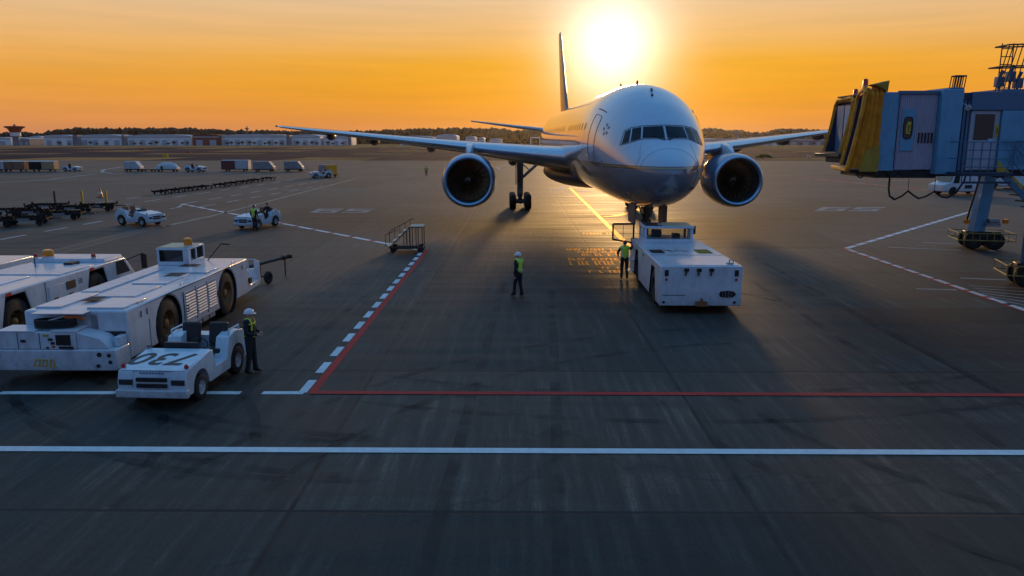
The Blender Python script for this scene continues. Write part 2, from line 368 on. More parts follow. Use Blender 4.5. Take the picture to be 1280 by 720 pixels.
# short white lines right
mb, fin = mark('white_guide_lines', PW2)
for a, b, c, d, wd in ((1152,303,1192,305,.25), (1110,309,1202,313,.25), (1200,347.5,1258,350,.22), (1145,361,1196,362.5,.22), (1236,313,1245,314,.5)):
    strip(mb, G(a, b), G(c, d), wd, .004)
for i in range(7): strip(mb, G(1212+i*5, 357+i*3.2), G(1290, 361+i*4.4), .14, .004)
fin()
# stand numbers painted flat on the apron
mb, fin = mark('stand_number_block', PW2)
def digits(mb, txt_, px0, px1, py0, py1):
    a, b, c, d = G(px0, py1), G(px1, py1), G(px1+12, py0), G(px0+12, py0)
    seg = {'2': 'ABGED', '3': 'ABGCD', '5': 'AFGCD', '6': 'AFGCDE', '1': 'BC', '4': 'FGBC', '0': 'ABCDEF', '8': 'ABCDEFG', '7': 'ABC'}
    n = len(txt_)
    def P(u, v): return (a*(1-u)+b*u)*(1-v)+(d*(1-u)+c*u)*v
    for i, ch in enumerate(txt_):
        u0, u1 = (i+.06)/n, (i+.90)/n; tv, th = .2, .22/n
        rects = {'A': (u0,u1,1-tv,1), 'G': (u0,u1,.4,.6), 'D': (u0,u1,0,tv), 'B': (u1-th,u1,.5,1), 'C': (u1-th,u1,0,.5), 'F': (u0,u0+th,.5,1), 'E': (u0,u0+th,0,.5)}
        for k, (p0, p1, q0, q1) in rects.items():
            if k in seg[ch]: mb.quad(*[tuple(P(*u)+Vector((0,0,.004+.001*'ABCDEFG'.index(k)))) for u in ((p0,q0),(p1,q0),(p1,q1),(p0,q1))])
digits(mb, '65', 384, 462, 261, 266); digits(mb, '65', 1014, 1100, 259, 264); fin()
# yellow lead-in line with its cross marks, stop-position writing
mb, fin = mark('yellow_lead_in_line', PY)
strip(mb, G(711.5, 234), G(800, 321), .34, .004)
pts = [G(x, y) for x, y in ((754,271),(765,270.5),(776,269),(790,265),(812,258))]
for a, b in zip(pts[:-1], pts[1:]): strip(mb, a, b, .5, .008)
fin()
mb, fin = mark('stop_bar_marks', PW)
for a, b, y in ((686, 704, 237), (707, 713, 240), (722, 738, 239.6), (699, 712, 234.5)): strip(mb, G(a, y), G(b, y), 1.1, .010)
fin()
mb, fin = mark('yellow_stop_position_writing', PY)
rw = random.Random(3)
for y, x0, x1, sz in ((292, 729, 764, .9), (312, 708, 772, .9), (315, 722, 772, .7), (318.5, 727, 772, 1.0), (324, 710, 772, .9), (329, 712, 776, 1.3), (335, 752, 777, .7), (339.5, 736, 775, .8)):
    a, b = G(x0, y), G(x1, y); x = a.x
    while x < b.x:
        wch = rw.uniform(.13, .22); hgt = sz*.85
        k = rw.randint(0, 3); T = .07
        mb.quad((x,a.y-hgt/2,.004),(x+T,a.y-hgt/2,.004),(x+T,a.y+hgt/2,.004),(x,a.y+hgt/2,.004))
        if k > 0: mb.quad((x+T,a.y+hgt/2-.14,.004),(x+wch,a.y+hgt/2-.14,.004),(x+wch,a.y+hgt/2,.004),(x+T,a.y+hgt/2,.004))
        if k > 1: mb.quad((x+T,a.y-.07,.004),(x+wch,a.y-.07,.004),(x+wch,a.y+.07,.004),(x+T,a.y+.07,.004))
        if k != 1: mb.quad((x+T,a.y-hgt/2,.004),(x+wch,a.y-hgt/2,.004),(x+wch,a.y-hgt/2+.14,.004),(x+T,a.y-hgt/2+.14,.004))
        x += wch+(.05 if rw.random() < .8 else .3)
fin()
# service-road markings on the left
mb, fin = mark('service_road_dashes', PW2)
dashes(mb, G(0, 299.5), G(224, 259), .32, 2.4, 1.9, .004)
dashes(mb, G(224, 259), G(228, 255), .32, 2.4, .2, .004)
dashes(mb, G(140, 258), G(372, 224), .34, 3.0, 2.6, .004)
dashes(mb, G(120, 254), G(350, 221), .34, 3.0, 2.6, .004)
dashes(mb, G(228, 255), G(396, 227), .34, 3.0, 2.4, .004)
dashes(mb, G(250, 258.5), G(402, 232), .34, 3.0, 2.4, .004)
fin()
mb, fin = mark('cream_guide_line', PC)
strip(mb, G(205, 283), G(265, 270), .5, .008); strip(mb, G(265, 270), G(444, 223.5), .42, .008); fin()
mb, fin = mark('curved_taxi_line', PW2)
pts = [G(-40, 231), G(60, 224.5), G(120, 217.5), G(126, 214)] ; 
for a, b in zip(pts[:-2], pts[1:-1]): strip(mb, a, b, .6, .004)
pts = [G(x, y) for x, y in ((215,205.5),(180,206.5),(150,209),(130,212),(127,215),(140,217),(175,217.5),(300,215.5))]
for a, b in zip(pts[:-1], pts[1:]): strip(mb, a, b, .7, .008)
pts = [G(x, y) for x, y in ((665,204),(640,205.5),(620,209),(624,212),(645,213.5),(675,214.5))]
for a, b in zip(pts[:-1], pts[1:]): strip(mb, a, b, .6, .008)
fin()
mb, fin = mark('red_road_edge_right', PR)
strip(mb, G(1000, 222), G(1260, 247), .9, .004); strip(mb, G(960, 221), G(1230, 229), .8, .004); fin()
mb, fin = mark('white_road_edge_right', PW2)
dashes(mb, G(1000, 222), G(1260, 247), .35, 3, 2, .010); dashes(mb, G(960, 221), G(1230, 229), .35, 3, 3, .010); fin()
# faint tyre marks
TYM = bpy.data.materials.new('tyre_mark'); TYM.use_nodes = True; _t = TYM.node_tree; _p = _t.nodes['Principled BSDF']; _p.inputs['Base Color'].default_value = (.008,.008,.009,1); _p.inputs['Roughness'].default_value = .6
_n = N('ShaderNodeTexNoise', _t); _n.inputs['Scale'].default_value = .9; _n.inputs['Detail'].default_value = 8; _t.links.new(N('ShaderNodeTexCoord', _t).outputs['Object'], _n.inputs[0])
_t.links.new(ramp(_t, _n.outputs[0], [(.42, (0,0,0)), (.75, (.75,.75,.75))]), _p.inputs['Alpha'])
mb, fin = mark('tyre_marks', TYM)
for cx_, cy_, r_, a0, a1 in ((-3.5,24,9,200,275),(-1,30,15,215,262),(9,9,14,100,165),(16,20,11,190,250),(-16,12,9,10,75),(4,40,22,250,292),(20,36,12,150,215)):
    for tr_ in (0, 1.9):
        for k in range(28):
            A, B = R(a0+(a1-a0)*k/28), R(a0+(a1-a0)*(k+1)/28); q = r_+tr_
            strip(mb, (cx_+q*math.cos(A),cy_+q*math.sin(A),0), (cx_+q*math.cos(B),cy_+q*math.sin(B),0), .24, .0115)
for x_, y0_, y1_ in ((-1.4,9,34),(.6,9,31),(9.9,12,44),(11.8,10,40),(-7.0,12,30)):
    strip(mb, (x_,y0_,0), (x_+.8,y1_,0), .26, .0125)
fin()
# slot drain with grating
DR = mat('drain_concrete', (.060,.050,.045), .7, var=.3, vscale=4)
p0, p1 = G(40, 323), G(205, 281)
mb, fin = mark('drain_channel', DR); strip(mb, p0, p1, 1.3, .004); fin()
mb, fin = mark('drain_slots', BLACK)
strip(mb, p0, p1, .14, .008, .55); strip(mb, p0, p1, .14, .008, -.55)
dashes(mb, p0, p1, .9, .12, .75, .008); fin()

# ------------------------------------------------------------------ far setting
WOOD = mat('far_wood_foliage', (.030,.026,.016), .9, var=.5, vscale=.05)
def icos(mb, c, r, rnd, sq=.8):
    bm = ICO; rot = Matrix.Rotation(rnd.uniform(0, 6.3), 3, 'Z'); vs = []
    for v in ICOV: 
        q = rot @ v; k = r*rnd.uniform(.72, 1.18); vs.append((c[0]+q.x*k, c[1]+q.y*k, c[2]+q.z*k*sq))
    mb.add(vs, ICOF)
_b = bmesh.new(); bmesh.ops.create_icosphere(_b, subdivisions=1, radius=1); ICOV = [v.co.copy() for v in _b.verts]; ICOF = [tuple(v.index for v in f.verts) for f in _b.faces]
_b2 = bmesh.new(); bmesh.ops.create_icosphere(_b2, subdivisions=2, radius=1); ICOV2 = [v.co.copy() for v in _b2.verts]; ICOF2 = [tuple(v.index for v in f.verts) for f in _b2.faces]
ICO = None
rnd = random.Random(11)
mb = MB()
prof = [(-60,167),(0,166),(20,164),(50,166),(75,161),(100,159.5),(150,160.5),(200,159.5),(250,160.5),(300,163),(340,162.5),(400,164),(460,163),(520,160.5),(570,160),(620,160),(640,163),(655,163),(665,160.5),(690,161.5),(694,163)]
def yprof(P, x):
    for (a, b), (c, d) in zip(P[:-1], P[1:]):
        if a <= x <= c: return b+(d-b)*(x-a)/(c-a)
    return P[-1][1]
def wood(prof, Y0, Y1, x0, x1, step, rmin, rmax, rows=5):
    mb = MB(); x = x0
    while x < x1:
        yt = yprof(prof, x)
        for k in range(rows):
            Y = rnd.uniform(Y0, Y1); P = onY(x+rnd.uniform(-1,1), yt+rnd.uniform(-.9,1.6), Y); top = P.z; r = rnd.uniform(rmin, rmax)
            zz = top-r
            while zz > -r*.5:
                icos(mb, (P.x+rnd.uniform(-2,2), Y+rnd.uniform(-6,6), zz), r*rnd.uniform(.8,1.2), rnd, 1.0); zz -= r*1.2
        x += step
    return mb
tag(wood(prof, 1000, 1120, -70, 693, 2.6, 3.2, 5.2, 3).build('wooded_ridge', WOOD, smooth=0), kind='stuff')
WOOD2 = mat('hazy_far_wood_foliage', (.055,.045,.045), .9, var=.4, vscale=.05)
prof2 = [(690,165),(700,166),(720,169),(740,171),(870,161),(884,160),(905,161),(925,163),(940,166),(955,165),(970,161),(1000,161),(1040,163),(1300,166)]
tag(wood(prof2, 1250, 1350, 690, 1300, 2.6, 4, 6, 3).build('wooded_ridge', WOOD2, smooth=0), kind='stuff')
BW = mat('pale_cladding', (.78,.80,.84), .5, var=.15, vscale=.15); BR = mat('dull_red_cladding', (.22,.05,.045), .6, var=.2, vscale=.2)
ROOFM = mat('pale_roof_sheet', (.55,.60,.68), .45, var=.12, vscale=.1); WIN = mat('far_window_band', (.42,.47,.56), .3, var=.3)
BDK = mat('grey_block_wall', (.20,.20,.24), .6, var=.3, vscale=.2)
def building(px0, px1, ytop, Y, wallm, label, roofm=ROOFM, arch=0.0, depth=40, group=None, ybase=180.6, doors=3, name='warehouse'):
    a, b = onY(px0, ytop, Y), onY(px1, ytop, Y); W = b.x-a.x; H = a.z
    e = empty(name, ((a.x+b.x)/2, Y+depth/2, 0), 0, label, 'building', group)
    eave = H*(1-arch*.35-.06); h = W/2
    MB().box(-h, h, -depth/2, depth/2, -.1, eave).build('wall', wallm, e, smooth=0)
    n = 12; top = [( -h-.4+(W+.8)*i/n, eave+.003+(H-eave)*(math.sin(math.pi*i/n)**(.5 if arch > .3 else .8))) for i in range(n+1)]
    MB().prism([(-h-.4, eave+.002)]+[(x, z+.05) for x, z in top]+[(h+.4, eave+.002)][::1], -depth/2-.5, depth/2+.5).build('roof', roofm, e, smooth=20)
    for i in range(doors):
        cx = -h+W*(i+.5)/doors; dw = W/doors*.3
        MB().box(cx-dw*.8, cx+dw*.8, -depth/2-.08, -depth/2-.01, 0, eave*.55).build('door', WIN, e, smooth=0)
    MB().box(-h*.96, h*.96, -depth/2-.06, -depth/2-.01, eave*.80, eave*.9).build('window_band', WIN, e, smooth=0)
    return e
gW = 'warehouses beyond the runway'
for i, (a, b, y, Y, wm, lab, arch, d, g) in enumerate([
    (-40, 13, 171.5, 820, BW, 'pale low airport building at the left edge beyond the runway, left of the tower', .1, 2, gW),
    (22, 36, 172.5, 800, BDK, 'small grey block right beside the foot of the control tower', .1, 2, gW),
    (37, 52, 170, 840, BW, 'small pale block between the control tower and the long sheds', .1, 2, gW),
    (54, 92, 168.5, 780, BW, 'pale blue shed beyond the runway, first one right of the control tower', .2, 3, gW),
    (98, 152, 168, 785, BW, 'long pale blue shed beyond the runway, second one right of the control tower', .2, 4, gW),
    (157, 239, 168, 780, BW, 'very long pale blue shed just left of the dull red building', .2, 6, gW),
    (240, 274, 168, 775, BR, 'dull red building standing between long pale sheds beyond the runway', .1, 2, gW),
    (275, 359, 167.5, 780, BW, 'very long pale blue shed just right of the dull red building', .2, 6, gW),
    (363, 400, 168, 785, BW, 'pale shed behind the outer end of the airliner wing', .3, 3, gW),
    (404, 436, 169, 790, BW, 'pale shed seen just above the outer half of the airliner wing', .3, 3, gW),
    (500, 541, 169.5, 800, BW, 'low pale shed seen above the middle of the airliner wing', .3, 3, gW),
    (545, 571, 167.5, 790, BW, 'pale barrel roofed hall above the airliner wing near the left engine', .5, 2, gW),
    (582, 594, 170, 790, BW, 'small pale shed on its own in front of the wooded ridge above the left engine', .3, 1, gW),
    (598, 605, 171.5, 790, BW, 'tiny pale hut right of the small shed above the left engine', .3, 1, gW),
    (612, 627, 173, 800, BW, 'very low pale roof in front of the wooded ridge, left of the gantry', .3, 1, gW),
    (876, 930, 173, 800, BW, 'low pale building behind the right wing close to the nose', .3, 3, gW),
    (944, 982, 171, 780, BW, 'pale barrel roofed hall seen under the right wing', .6, 3, gW),
    (985, 1060, 174, 820, BDK, 'low grey terminal building between the right wing and the yellow bridge canopy', .1, 5, gW),
]):
    building(a, b, y, Y, wm, lab, BR if wm is BR else ROOFM, arch, 36, g, doors=d)
# gantry frame on the field
e = empty('lighting_gantry', (onY(669, 174, 780).x, 780, 0), 0, 'small pale goal shaped frame standing in front of the wooded ridge left of the fuselage', 'gantry')
for s in (-1, 1): MB().box(s*4.6-.5, s*4.6+.5, -.5, .5, 0, 7.2).build('post', BW, e, smooth=0)
MB().box(-5.1, 5.1, -.5, .5, 7.2, 8.4).build('crossbeam', BW, e, smooth=0)
q = onY(312, 159, 1000); e = empty('radio_mast', (q.x, 990, 0), 0, 'short dark mast poking above the tree line left of the wing tip', 'mast'); MB().tube((0,0,0),(0,0,q.z+1),1.3,.7,8).build('mast_tube', BDK, e); MB().box(-2,2,-1,1,q.z-3,q.z-1).build('antenna_panel', BDK, e, smooth=0)
# dark pylons between the sheds
g = 'dark blast walls between the sheds'
for px, hw in ((95.5, 3.2), (155, 1.8), (361, 2.2), (437.5, 1.8)):
    q = onY(px, 168, 770); o = MB().box(-hw, hw, -3, 3, 0, 10.4, .3*hw).build('dark_pylon', BDK, loc=(q.x, 770, 0), smooth=0)
    tag(o, {95.5:'dark slanted block between the first and second pale shed', 155:'thin dark block left of the very long pale shed', 361:'dark block at the right end of the long sheds', 437.5:'dark block beside the shed above the wing'}[px], 'block', g)
# control tower
q = onY(18, 157, 740)
e = empty('control_tower', (q.x, 740, 0), 0, 'control tower with a wide red crown and white and red banded shaft', 'tower')
MB().lathe([(0, 3.2), (9, 3.0)], n=16).build('shaft', BDK, e)
MB().lathe([(9, 3.0), (9, 4.6), (12.5, 4.6), (12.5, 3.6)], n=16).build('white_band', BW, e)
MB().lathe([(12.5, 4.4), (13.2, 4.8), (15, 5.8), (15.2, 5.8)], n=16).build('red_collar', mat('tower_red', (.30,.05,.035), .5), e)
MB().lathe([(15.2, 5.6), (16.8, 7.2), (16.8, 8.4), (18.2, 9.0), (18.4, 8.6), (18.8, 1.2), (20.4, .5), (20.4, 0)], n=20).build('crown', mat('tower_red', (.30,.05,.035), .5), e)
# small trees in front of the sheds
FOL = mat('small_tree_foliage', (.05,.05,.045), .9, var=.4, vscale=.5); TRK = mat('bark', (.06,.045,.035), .9)
def small_tree(seed):
    r_ = random.Random(seed); e = empty('roadside_tree', (0,0,0), 0, 'x', 'tree')
    t = MB(); t.tube((0,0,0), (.1,0,2.6), .22, .14, 7)
    for i in range(5):
        a = r_.uniform(0, 6.28); t.tube((.06,0,1.6+.2*i), (math.cos(a)*1.5, math.sin(a)*1.5, 3+.35*i), .09, .03, 5)
    t.build('trunk', TRK, e)
    c = MB()
    for i in range(420):
        a, b_ = r_.uniform(0, 6.28), r_.gauss(0, .5); rr = 2.1*r_.random()**.45
        x, y, z = math.cos(a)*rr, math.sin(a)*rr, 3.7+b_*1.7*(1-rr/3); s = r_.uniform(.18,.42); d = Vector((r_.gauss(0,1),r_.gauss(0,1),r_.gauss(0,1))).normalized(); u = d.orthogonal()*s; v_ = d.cross(u)
        p = Vector((x,y,z)); c.quad(tuple(p-u), tuple(p-v_*.7), tuple(p+u), tuple(p+v_*.7))
    c.build('crown', FOL, e, smooth=0); return e
protos = [small_tree(i) for i in range(3)]
tx = [74,86,113,121,133,168,176,188,196,210,217,228,234,284,289,298,303,312,318,331,336,345,352,372,380,390,396,410,416,428,505,514,552,560,1002,1018]
used = set()
near = lambda x: 'the first shed' if x < 95 else 'the second shed' if x < 154 else 'the shed left of the red building' if x < 240 else 'the shed right of the red building' if x < 361 else 'the sheds behind the wing tip' if x < 440 else 'the shed above mid wing' if x < 600 else 'the grey building left of the bridge canopies'
cnt = {}
ordn = ['first','second','third','fourth','fifth','sixth','seventh','eighth','ninth','tenth','eleventh']
for i, x in enumerate(tx):
    q = onY(x, 178, 745+rnd.uniform(-12, 12)); k = near(x); cnt[k] = cnt.get(k, 0)+1
    lab = f'{ordn[cnt[k]-1]} small tree from the left before {k}'
    s = rnd.uniform(.6, .9)
    o = protos[i] if i < 3 else dup(protos[i%3], (0,0,0), 0, lab)
    o.location = (q.x, q.y, 0); o.rotation_euler = (0,0,rnd.uniform(0,6.3)); o.scale = (s,s,s*rnd.uniform(.8,1.05)); o['label'] = lab; o['group'] = 'small trees in front of the sheds'
# airfield signs
SG = mat('sign_yellow', (.75,.50,.02), .4); SGR = mat('sign_red', (.5,.06,.03), .4)
def field_sign(px, py, wpx, hpx, face, label, name='airfield_sign'):
    p = G(px, py); sc_ = p.y/948; W, H = wpx*sc_, hpx*sc_
    e = empty(name, p, 0, label, 'sign', 'airfield signs on the grass')
    MB().box(-W/2, W/2, -.12, .12, .25, .25+H).build('panel', face, e, bevel=.02)
    for s in (-1, 1): MB().box(s*W*.35-.06, s*W*.35+.06, -.06, .06, 0, .25).build('leg', BLACK, e, smooth=0)
    for k in range(3): MB().box(-W*.3+k*W*.22, -W*.3+k*W*.22+W*.12, -.135, -.122, .25+H*.25, .25+H*.75).build('marking', BLACK, e, smooth=0)
field_sign(207, 197.5, 6.5, 4, SG, 'bright yellow airfield sign on the grass beyond the white cargo container')
field_sign(178, 188.5, 7, 2, SGR, 'red and white airfield board far beyond the yellow sign', )
field_sign(132, 188.5, 3, 2.2, SGR, 'small orange marker board far left beyond the taxiway')
field_sign(235, 192, 5, 1.8, SGR, 'dark red marker board right of the bright yellow sign')
field_sign(1011, 198, 3, 2.5, BW, 'small white marker board left of the yellow bridge canopy')
# bush right of the engine
e = empty('roadside_bush', G(955, 197.5), 0, 'low green and yellow bush on the grass just right of the right engine', 'bush')
MB().tube((0,0,0), (.1,0,.6), .12, .06, 6).build('trunk', TRK, e)
c = MB(); r_ = random.Random(5)
for i in range(700):
    x, y, z = r_.uniform(-2.7,2.7), r_.uniform(-1.2,1.2), 0; h_ = (1-(x/2.9)**2)*1.15*r_.random()**.5; s = r_.uniform(.1,.22)
    d = Vector((r_.gauss(0,1),r_.gauss(0,1),r_.gauss(0,1))).normalized(); u = d.orthogonal()*s; v_ = d.cross(u); p = Vector((x,y,h_)); c.quad(tuple(p-u), tuple(p-v_*.7), tuple(p+u), tuple(p+v_*.7))
c.build('crown', mat('bush_leaves', (.10,.13,.02), .8, var=.4), e, smooth=0)
# distant tail fin of another aircraft
q = onY(937, 168, 1150)
e = empty('distant_airliner', (q.x, 1150, 0), 0, 'tiny distant tail fin of a parked aircraft above the trees right of the nose', 'airplane')
MB().lathe([(-22,.2),(-16,2.4),(14,2.6),(24,.8)], (0,0,5.4), (1,0,0), 14).build('fuselage', BW, e)
MB().prism([(-22,6.5),(-14,6.5),(-18,20),(-22.5,20)], -.4, .4).build('tail_fin', BDK, e, smooth=0)
for k, (dx,) in enumerate(((12,),(-4,),)): MB().tube((dx,0,0),(dx,0,4),.5,n=6).build('landing_gear', BLACK, e)
# ------------------------------------------------------------------ the airliner
AOFF = math.atan(.030)                      # aft axis leans slightly to -X
NOSE = Vector((6.70, 32.9, 0))
ST = [ # s, top, bottom, half width, z of the widest point
 (0,4.72,4.68,.02,4.70),(.12,5.02,4.36,.40,4.7),(.35,5.28,4.12,.70,4.72),(.7,5.52,3.88,1.00,4.76),(1.2,5.83,3.62,1.32,4.84),(1.8,6.18,3.39,1.62,4.95),
 (2.4,6.72,3.22,1.86,5.08),(3.0,7.22,3.09,2.07,5.22),(3.8,7.76,2.98,2.31,5.42),(4.8,8.22,2.89,2.55,5.62),(6,8.68,2.83,2.77,5.78),(8,9.02,2.80,2.99,5.88),(10.5,9.1,2.80,3.10,5.9),
 (40,9.1,2.80,3.10,5.9),(46,9.1,3.3,3.02,6.15),(52,9.05,4.6,2.55,6.8),(57,8.80,6.0,1.85,7.4),(61,8.55,7.1,1.05,7.85),(63.3,8.3,7.7,.35,8.0)]
def stat(s):
    for a, b in zip(ST[:-1], ST[1:]):
        if a[0] <= s <= b[0]:
            i = ST.index(a); p = ST[max(0, i-1)]; q = ST[min(len(ST)-1, i+2)]; t = (s-a[0])/(b[0]-a[0]); h = b[0]-a[0]; r = []
            for k in range(1, 5):
                def sl(u, v): return (v[k]-u[k])/(v[0]-u[0])
                d = sl(a, b); ma = (sl(p, a)+d)/2 if p is not a else d; mb_ = (d+sl(b, q))/2 if q is not b else d
                # monotone limiter
                if d == 0: ma = mb_ = 0
                else:
                    ma = 0 if ma*d < 0 else max(-3*abs(d), min(3*abs(d), ma)); mb_ = 0 if mb_*d < 0 else max(-3*abs(d), min(3*abs(d), mb_))
                t2, t3 = t*t, t*t*t
                r.append((2*t3-3*t2+1)*a[k]+(t3-2*t2+t)*h*ma+(-2*t3+3*t2)*b[k]+(t3-t2)*h*mb_)
            return r
    return list(ST[-1][1:])
def SP(s, th, off=0.0):
    """fuselage surface; th from the top, positive towards +x"""
    t, b, w_, zc = stat(s); c_, sn = math.cos(th), math.sin(th)
    h = (t-zc) if c_ > 0 else (zc-b)
    return Vector(((w_+off)*sn, s, zc+(h+off)*c_))
def front(x, z, off=.0):
    """point of the nose surface seen from ahead at lateral x and height z"""
    lo, hi = 0.05, 12
    for _ in range(40):
        m_ = (lo+hi)/2; t, b, w_, zc = stat(m_); h = (t-zc) if z > zc else (zc-b)
        if (x/w_)**2+((z-zc)/h)**2 > 1: lo = m_
        else: hi = m_
    return Vector((x, hi-off, z))
AC = empty('airliner', NOSE, AOFF, 'large white twin engine airliner parked nose on, grey belly below a thin gold stripe', 'airplane')
def plane_paint():
    m = bpy.data.materials.new('airliner_paint'); m.use_nodes = True; t = m.node_tree; p = t.nodes['Principled BSDF']
    c = N('ShaderNodeTexCoord', t).outputs['Object']; s = N('ShaderNodeSeparateXYZ', t); t.links.new(c, s.inputs[0])
    z = M_('ADD', s.outputs[2], M_('MULTIPLY', s.outputs[1], -.004, tree=t), tree=t)
    colr = ramp(t, M_('MULTIPLY', z, .1, tree=t), [(0, (.20,.21,.25)), (.487, (.05,.045,.05)), (.4905, (.42,.22,.07)), (.4995, (.10,.06,.04)), (.503, (.52,.62,.74))], 'CONSTANT')
    n = N('ShaderNodeTexNoise', t); n.inputs['Scale'].default_value = .6; n.inputs['Detail'].default_value = 8; t.links.new(c, n.inputs[0])
    colr = mixc(t, 1.0, colr, ramp(t, n.outputs[0], [(.3, (.86,.86,.86)), (.7, (1,1,1))]), 'MULTIPLY')
    # frame and panel seams
    fr = M_('FRACT', M_('DIVIDE', s.outputs[1], 1.55, tree=t), tree=t); sm = ramp(t, fr, [(0, (.5,)*3), (.010, (1,)*3)], 'LINEAR')
    colr = mixc(t, 1.0, colr, sm, 'MULTIPLY')
    t.links.new(colr, p.inputs['Base Color']); p.inputs['Roughness'].default_value = .26; p.inputs['Coat Weight'].default_value = 1.0; p.inputs['Coat Roughness'].default_value = .07; p.inputs['Coat IOR'].default_value = 1.75
    b = N('ShaderNodeBump', t); b.inputs['Strength'].default_value = .06; b.inputs['Distance'].default_value = .03; n5 = N('ShaderNodeTexNoise', t); n5.inputs['Scale'].default_value = 1.1; t.links.new(c, n5.inputs[0])
    t.links.new(n5.outputs[0], b.inputs['Height']); t.links.new(b.outputs[0], p.inputs['Normal'])
    return m
PLANE = plane_paint()
ss = [0,.02,.06,.12,.22,.35,.5,.7,.95,1.2,1.5,1.8,2.1,2.4,2.7,3,3.4,3.8,4.3,4.8,5.4,6,7,8,9,10]+list(range(12,41,2))+[42,44,46,48,50,52,54,56,58,60,61.5,62.6,63.3]
mb = MB(); mb.loft([[tuple(SP(s, 2*math.pi*i/72)) for i in range(72)] for s in ss]); FUS = mb.build('fuselage', PLANE, AC, smooth=60)
WINM = mat('cockpit_glass', (.008,.012,.018), .10, spec=.28, coat=0.0, var=.05)
def pane(corners, n=7):
    mb = MB(); a, b, c, d = corners; vs = []; fs = []
    for j in range(n+1):
        for i in range(n+1):
            u, v = i/n, j/n; x = (a[0]*(1-u)+b[0]*u)*(1-v)+(d[0]*(1-u)+c[0]*u)*v; z = (a[1]*(1-u)+b[1]*u)*(1-v)+(d[1]*(1-u)+c[1]*u)*v
            vs.append(tuple(front(x, z, .022)))
    for j in range(n):
        for i in range(n): k = j*(n+1)+i; fs.append((k, k+1, k+n+2, k+n+1))
    mb.add(vs, fs); o = mb.build('cockpit_window', WINM, FUS, smooth=60)
    return o
for s in (-1, 1):
    pane([(s*.05,6.26),(s*1.03,6.26),(s*.92,6.76),(s*.05,6.80)])
    pane([(s*1.10,6.24),(s*1.52,6.10),(s*1.36,6.69),(s*.99,6.75)])
    pane([(s*1.58,6.08),(s*1.86,5.98),(s*1.66,6.54),(s*1.42,6.67)])
# dark frame band behind panes
FRM = mat('window_frame_grey', (.16,.17,.19), .4)
for s in (-1, 1):
    mb = MB()
    for pts in ([(s*.0,6.21),(s*1.06,6.21),(s*1.56,6.04),(s*1.92,5.93)], [(s*.0,6.84),(s*.95,6.80),(s*1.38,6.73),(s*1.69,6.58),(s*1.92,5.93)]):
        P = []
        for a, b in zip(pts[:-1], pts[1:]):
            for i in range(6): P.append(tuple(front(a[0]+(b[0]-a[0])*i/6, a[1]+(b[1]-a[1])*i/6, .005)))
        P.append(tuple(front(*pts[-1], .005))); mb.path(P, .022, 5)
    mb.build('window_frame', FRM, FUS)
    a, b = front(s*.18, 6.22, .05), front(s*.55, 6.36, .07)
    mb = MB(); mb.tube(a, b, .02, n=6); mb.box(s*.12-.04 if s > 0 else -.16, s*.12+.04 if s > 0 else -.08, a.y-.05, a.y+.05, 6.17, 6.24); mb.build('wiper', BLACK, FUS)
SEAM = mat('seam_line', (.10,.11,.13), .5)
def surfpath(name, pts, r=.012, m=SEAM):
    P = []
    for (a0, a1), (b0, b1) in zip(pts[:-1], pts[1:]):
        for i in range(10): P.append(tuple(SP(a0+(b0-a0)*i/10, a1+(b1-a1)*i/10, .002)))
    P.append(tuple(SP(*pts[-1], .002))); return MB().path(P, r, 4).build(name, m, FUS)
for s in (-1, 1):
    A, B = s*R(58), s*R(104)
    d = surfpath('passenger_door', [(6.0,A),(7.1,A),(7.15,A+s*.1),(7.15,B-s*.1),(7.05,B),(6.0,B),(5.9,B-s*.1),(5.9,A+s*.1),(6.0,A)], .016)
    surfpath('door_gutter', [(5.8,A-s*.1),(7.3,A-s*.1)], .03)
    surfpath('static_port', [(4.6,s*R(100)),(4.75,s*R(100))], .045); surfpath('pitot_probe', [(2.5,s*R(100)),(2.9,s*R(100))], .035)
    for k in range(28):
        s0 = 8.6+k*1.06+(2 if k > 8 else 0)
        mb = MB(); ring = [tuple(SP(s0+.14*math.cos(t_), s*(R(72)+.068*math.sin(t_)), .012)) for t_ in [2*math.pi*i/12 for i in range(12)]]
        mb.quad(*ring); mb.build('cabin_window', WINM, FUS, smooth=0)
surfpath('radome_seam', [(1.15, R(a)) for a in range(-180, 181, 20)], .006)
surfpath('belly_access_panel', [(3.6,R(-165)),(3.6,R(-140)),(4.4,R(-140)),(4.4,R(-165)),(3.6,R(-165))], .008)
surfpath('nose_panel', [(2.0,R(-40)),(1.4,R(-60)),(1.4,R(-85))], .007)
surfpath('nose_panel', [(1.9,R(40)),(1.4,R(60)),(1.4,R(85))], .007)
# round alliance style emblem: ring of small wedges, left of the cockpit
mb = MB(); c0_, t0_ = 4.75, R(-66)
for k in range(5):
    a = 2*math.pi*k/5
    for (r0, r1, w0) in ((.10,.34,.5),):
        q = [(r0, a), (r1, a-.42), (r1, a+.12)]
        mb.quad(*[tuple(SP(c0_+r_*math.cos(g_), t0_+r_*math.sin(g_)/2.9, .01)) for r_, g_ in q])
mb.build('emblem', SEAM, FUS, smooth=0)
# faint writing low on the nose: short strokes
mb = MB()
for k in range(9):
    if k == 4: continue
    x = .1+k*.17; mb.quad(*[tuple(front(x+dx, 3.95+dz, .015)) for dx, dz in ((0,0),(.10,0),(.10,.13),(0,.13))])
mb.build('nose_lettering', mat('faded_letter', (.12,.12,.15), .5), FUS, smooth=0)
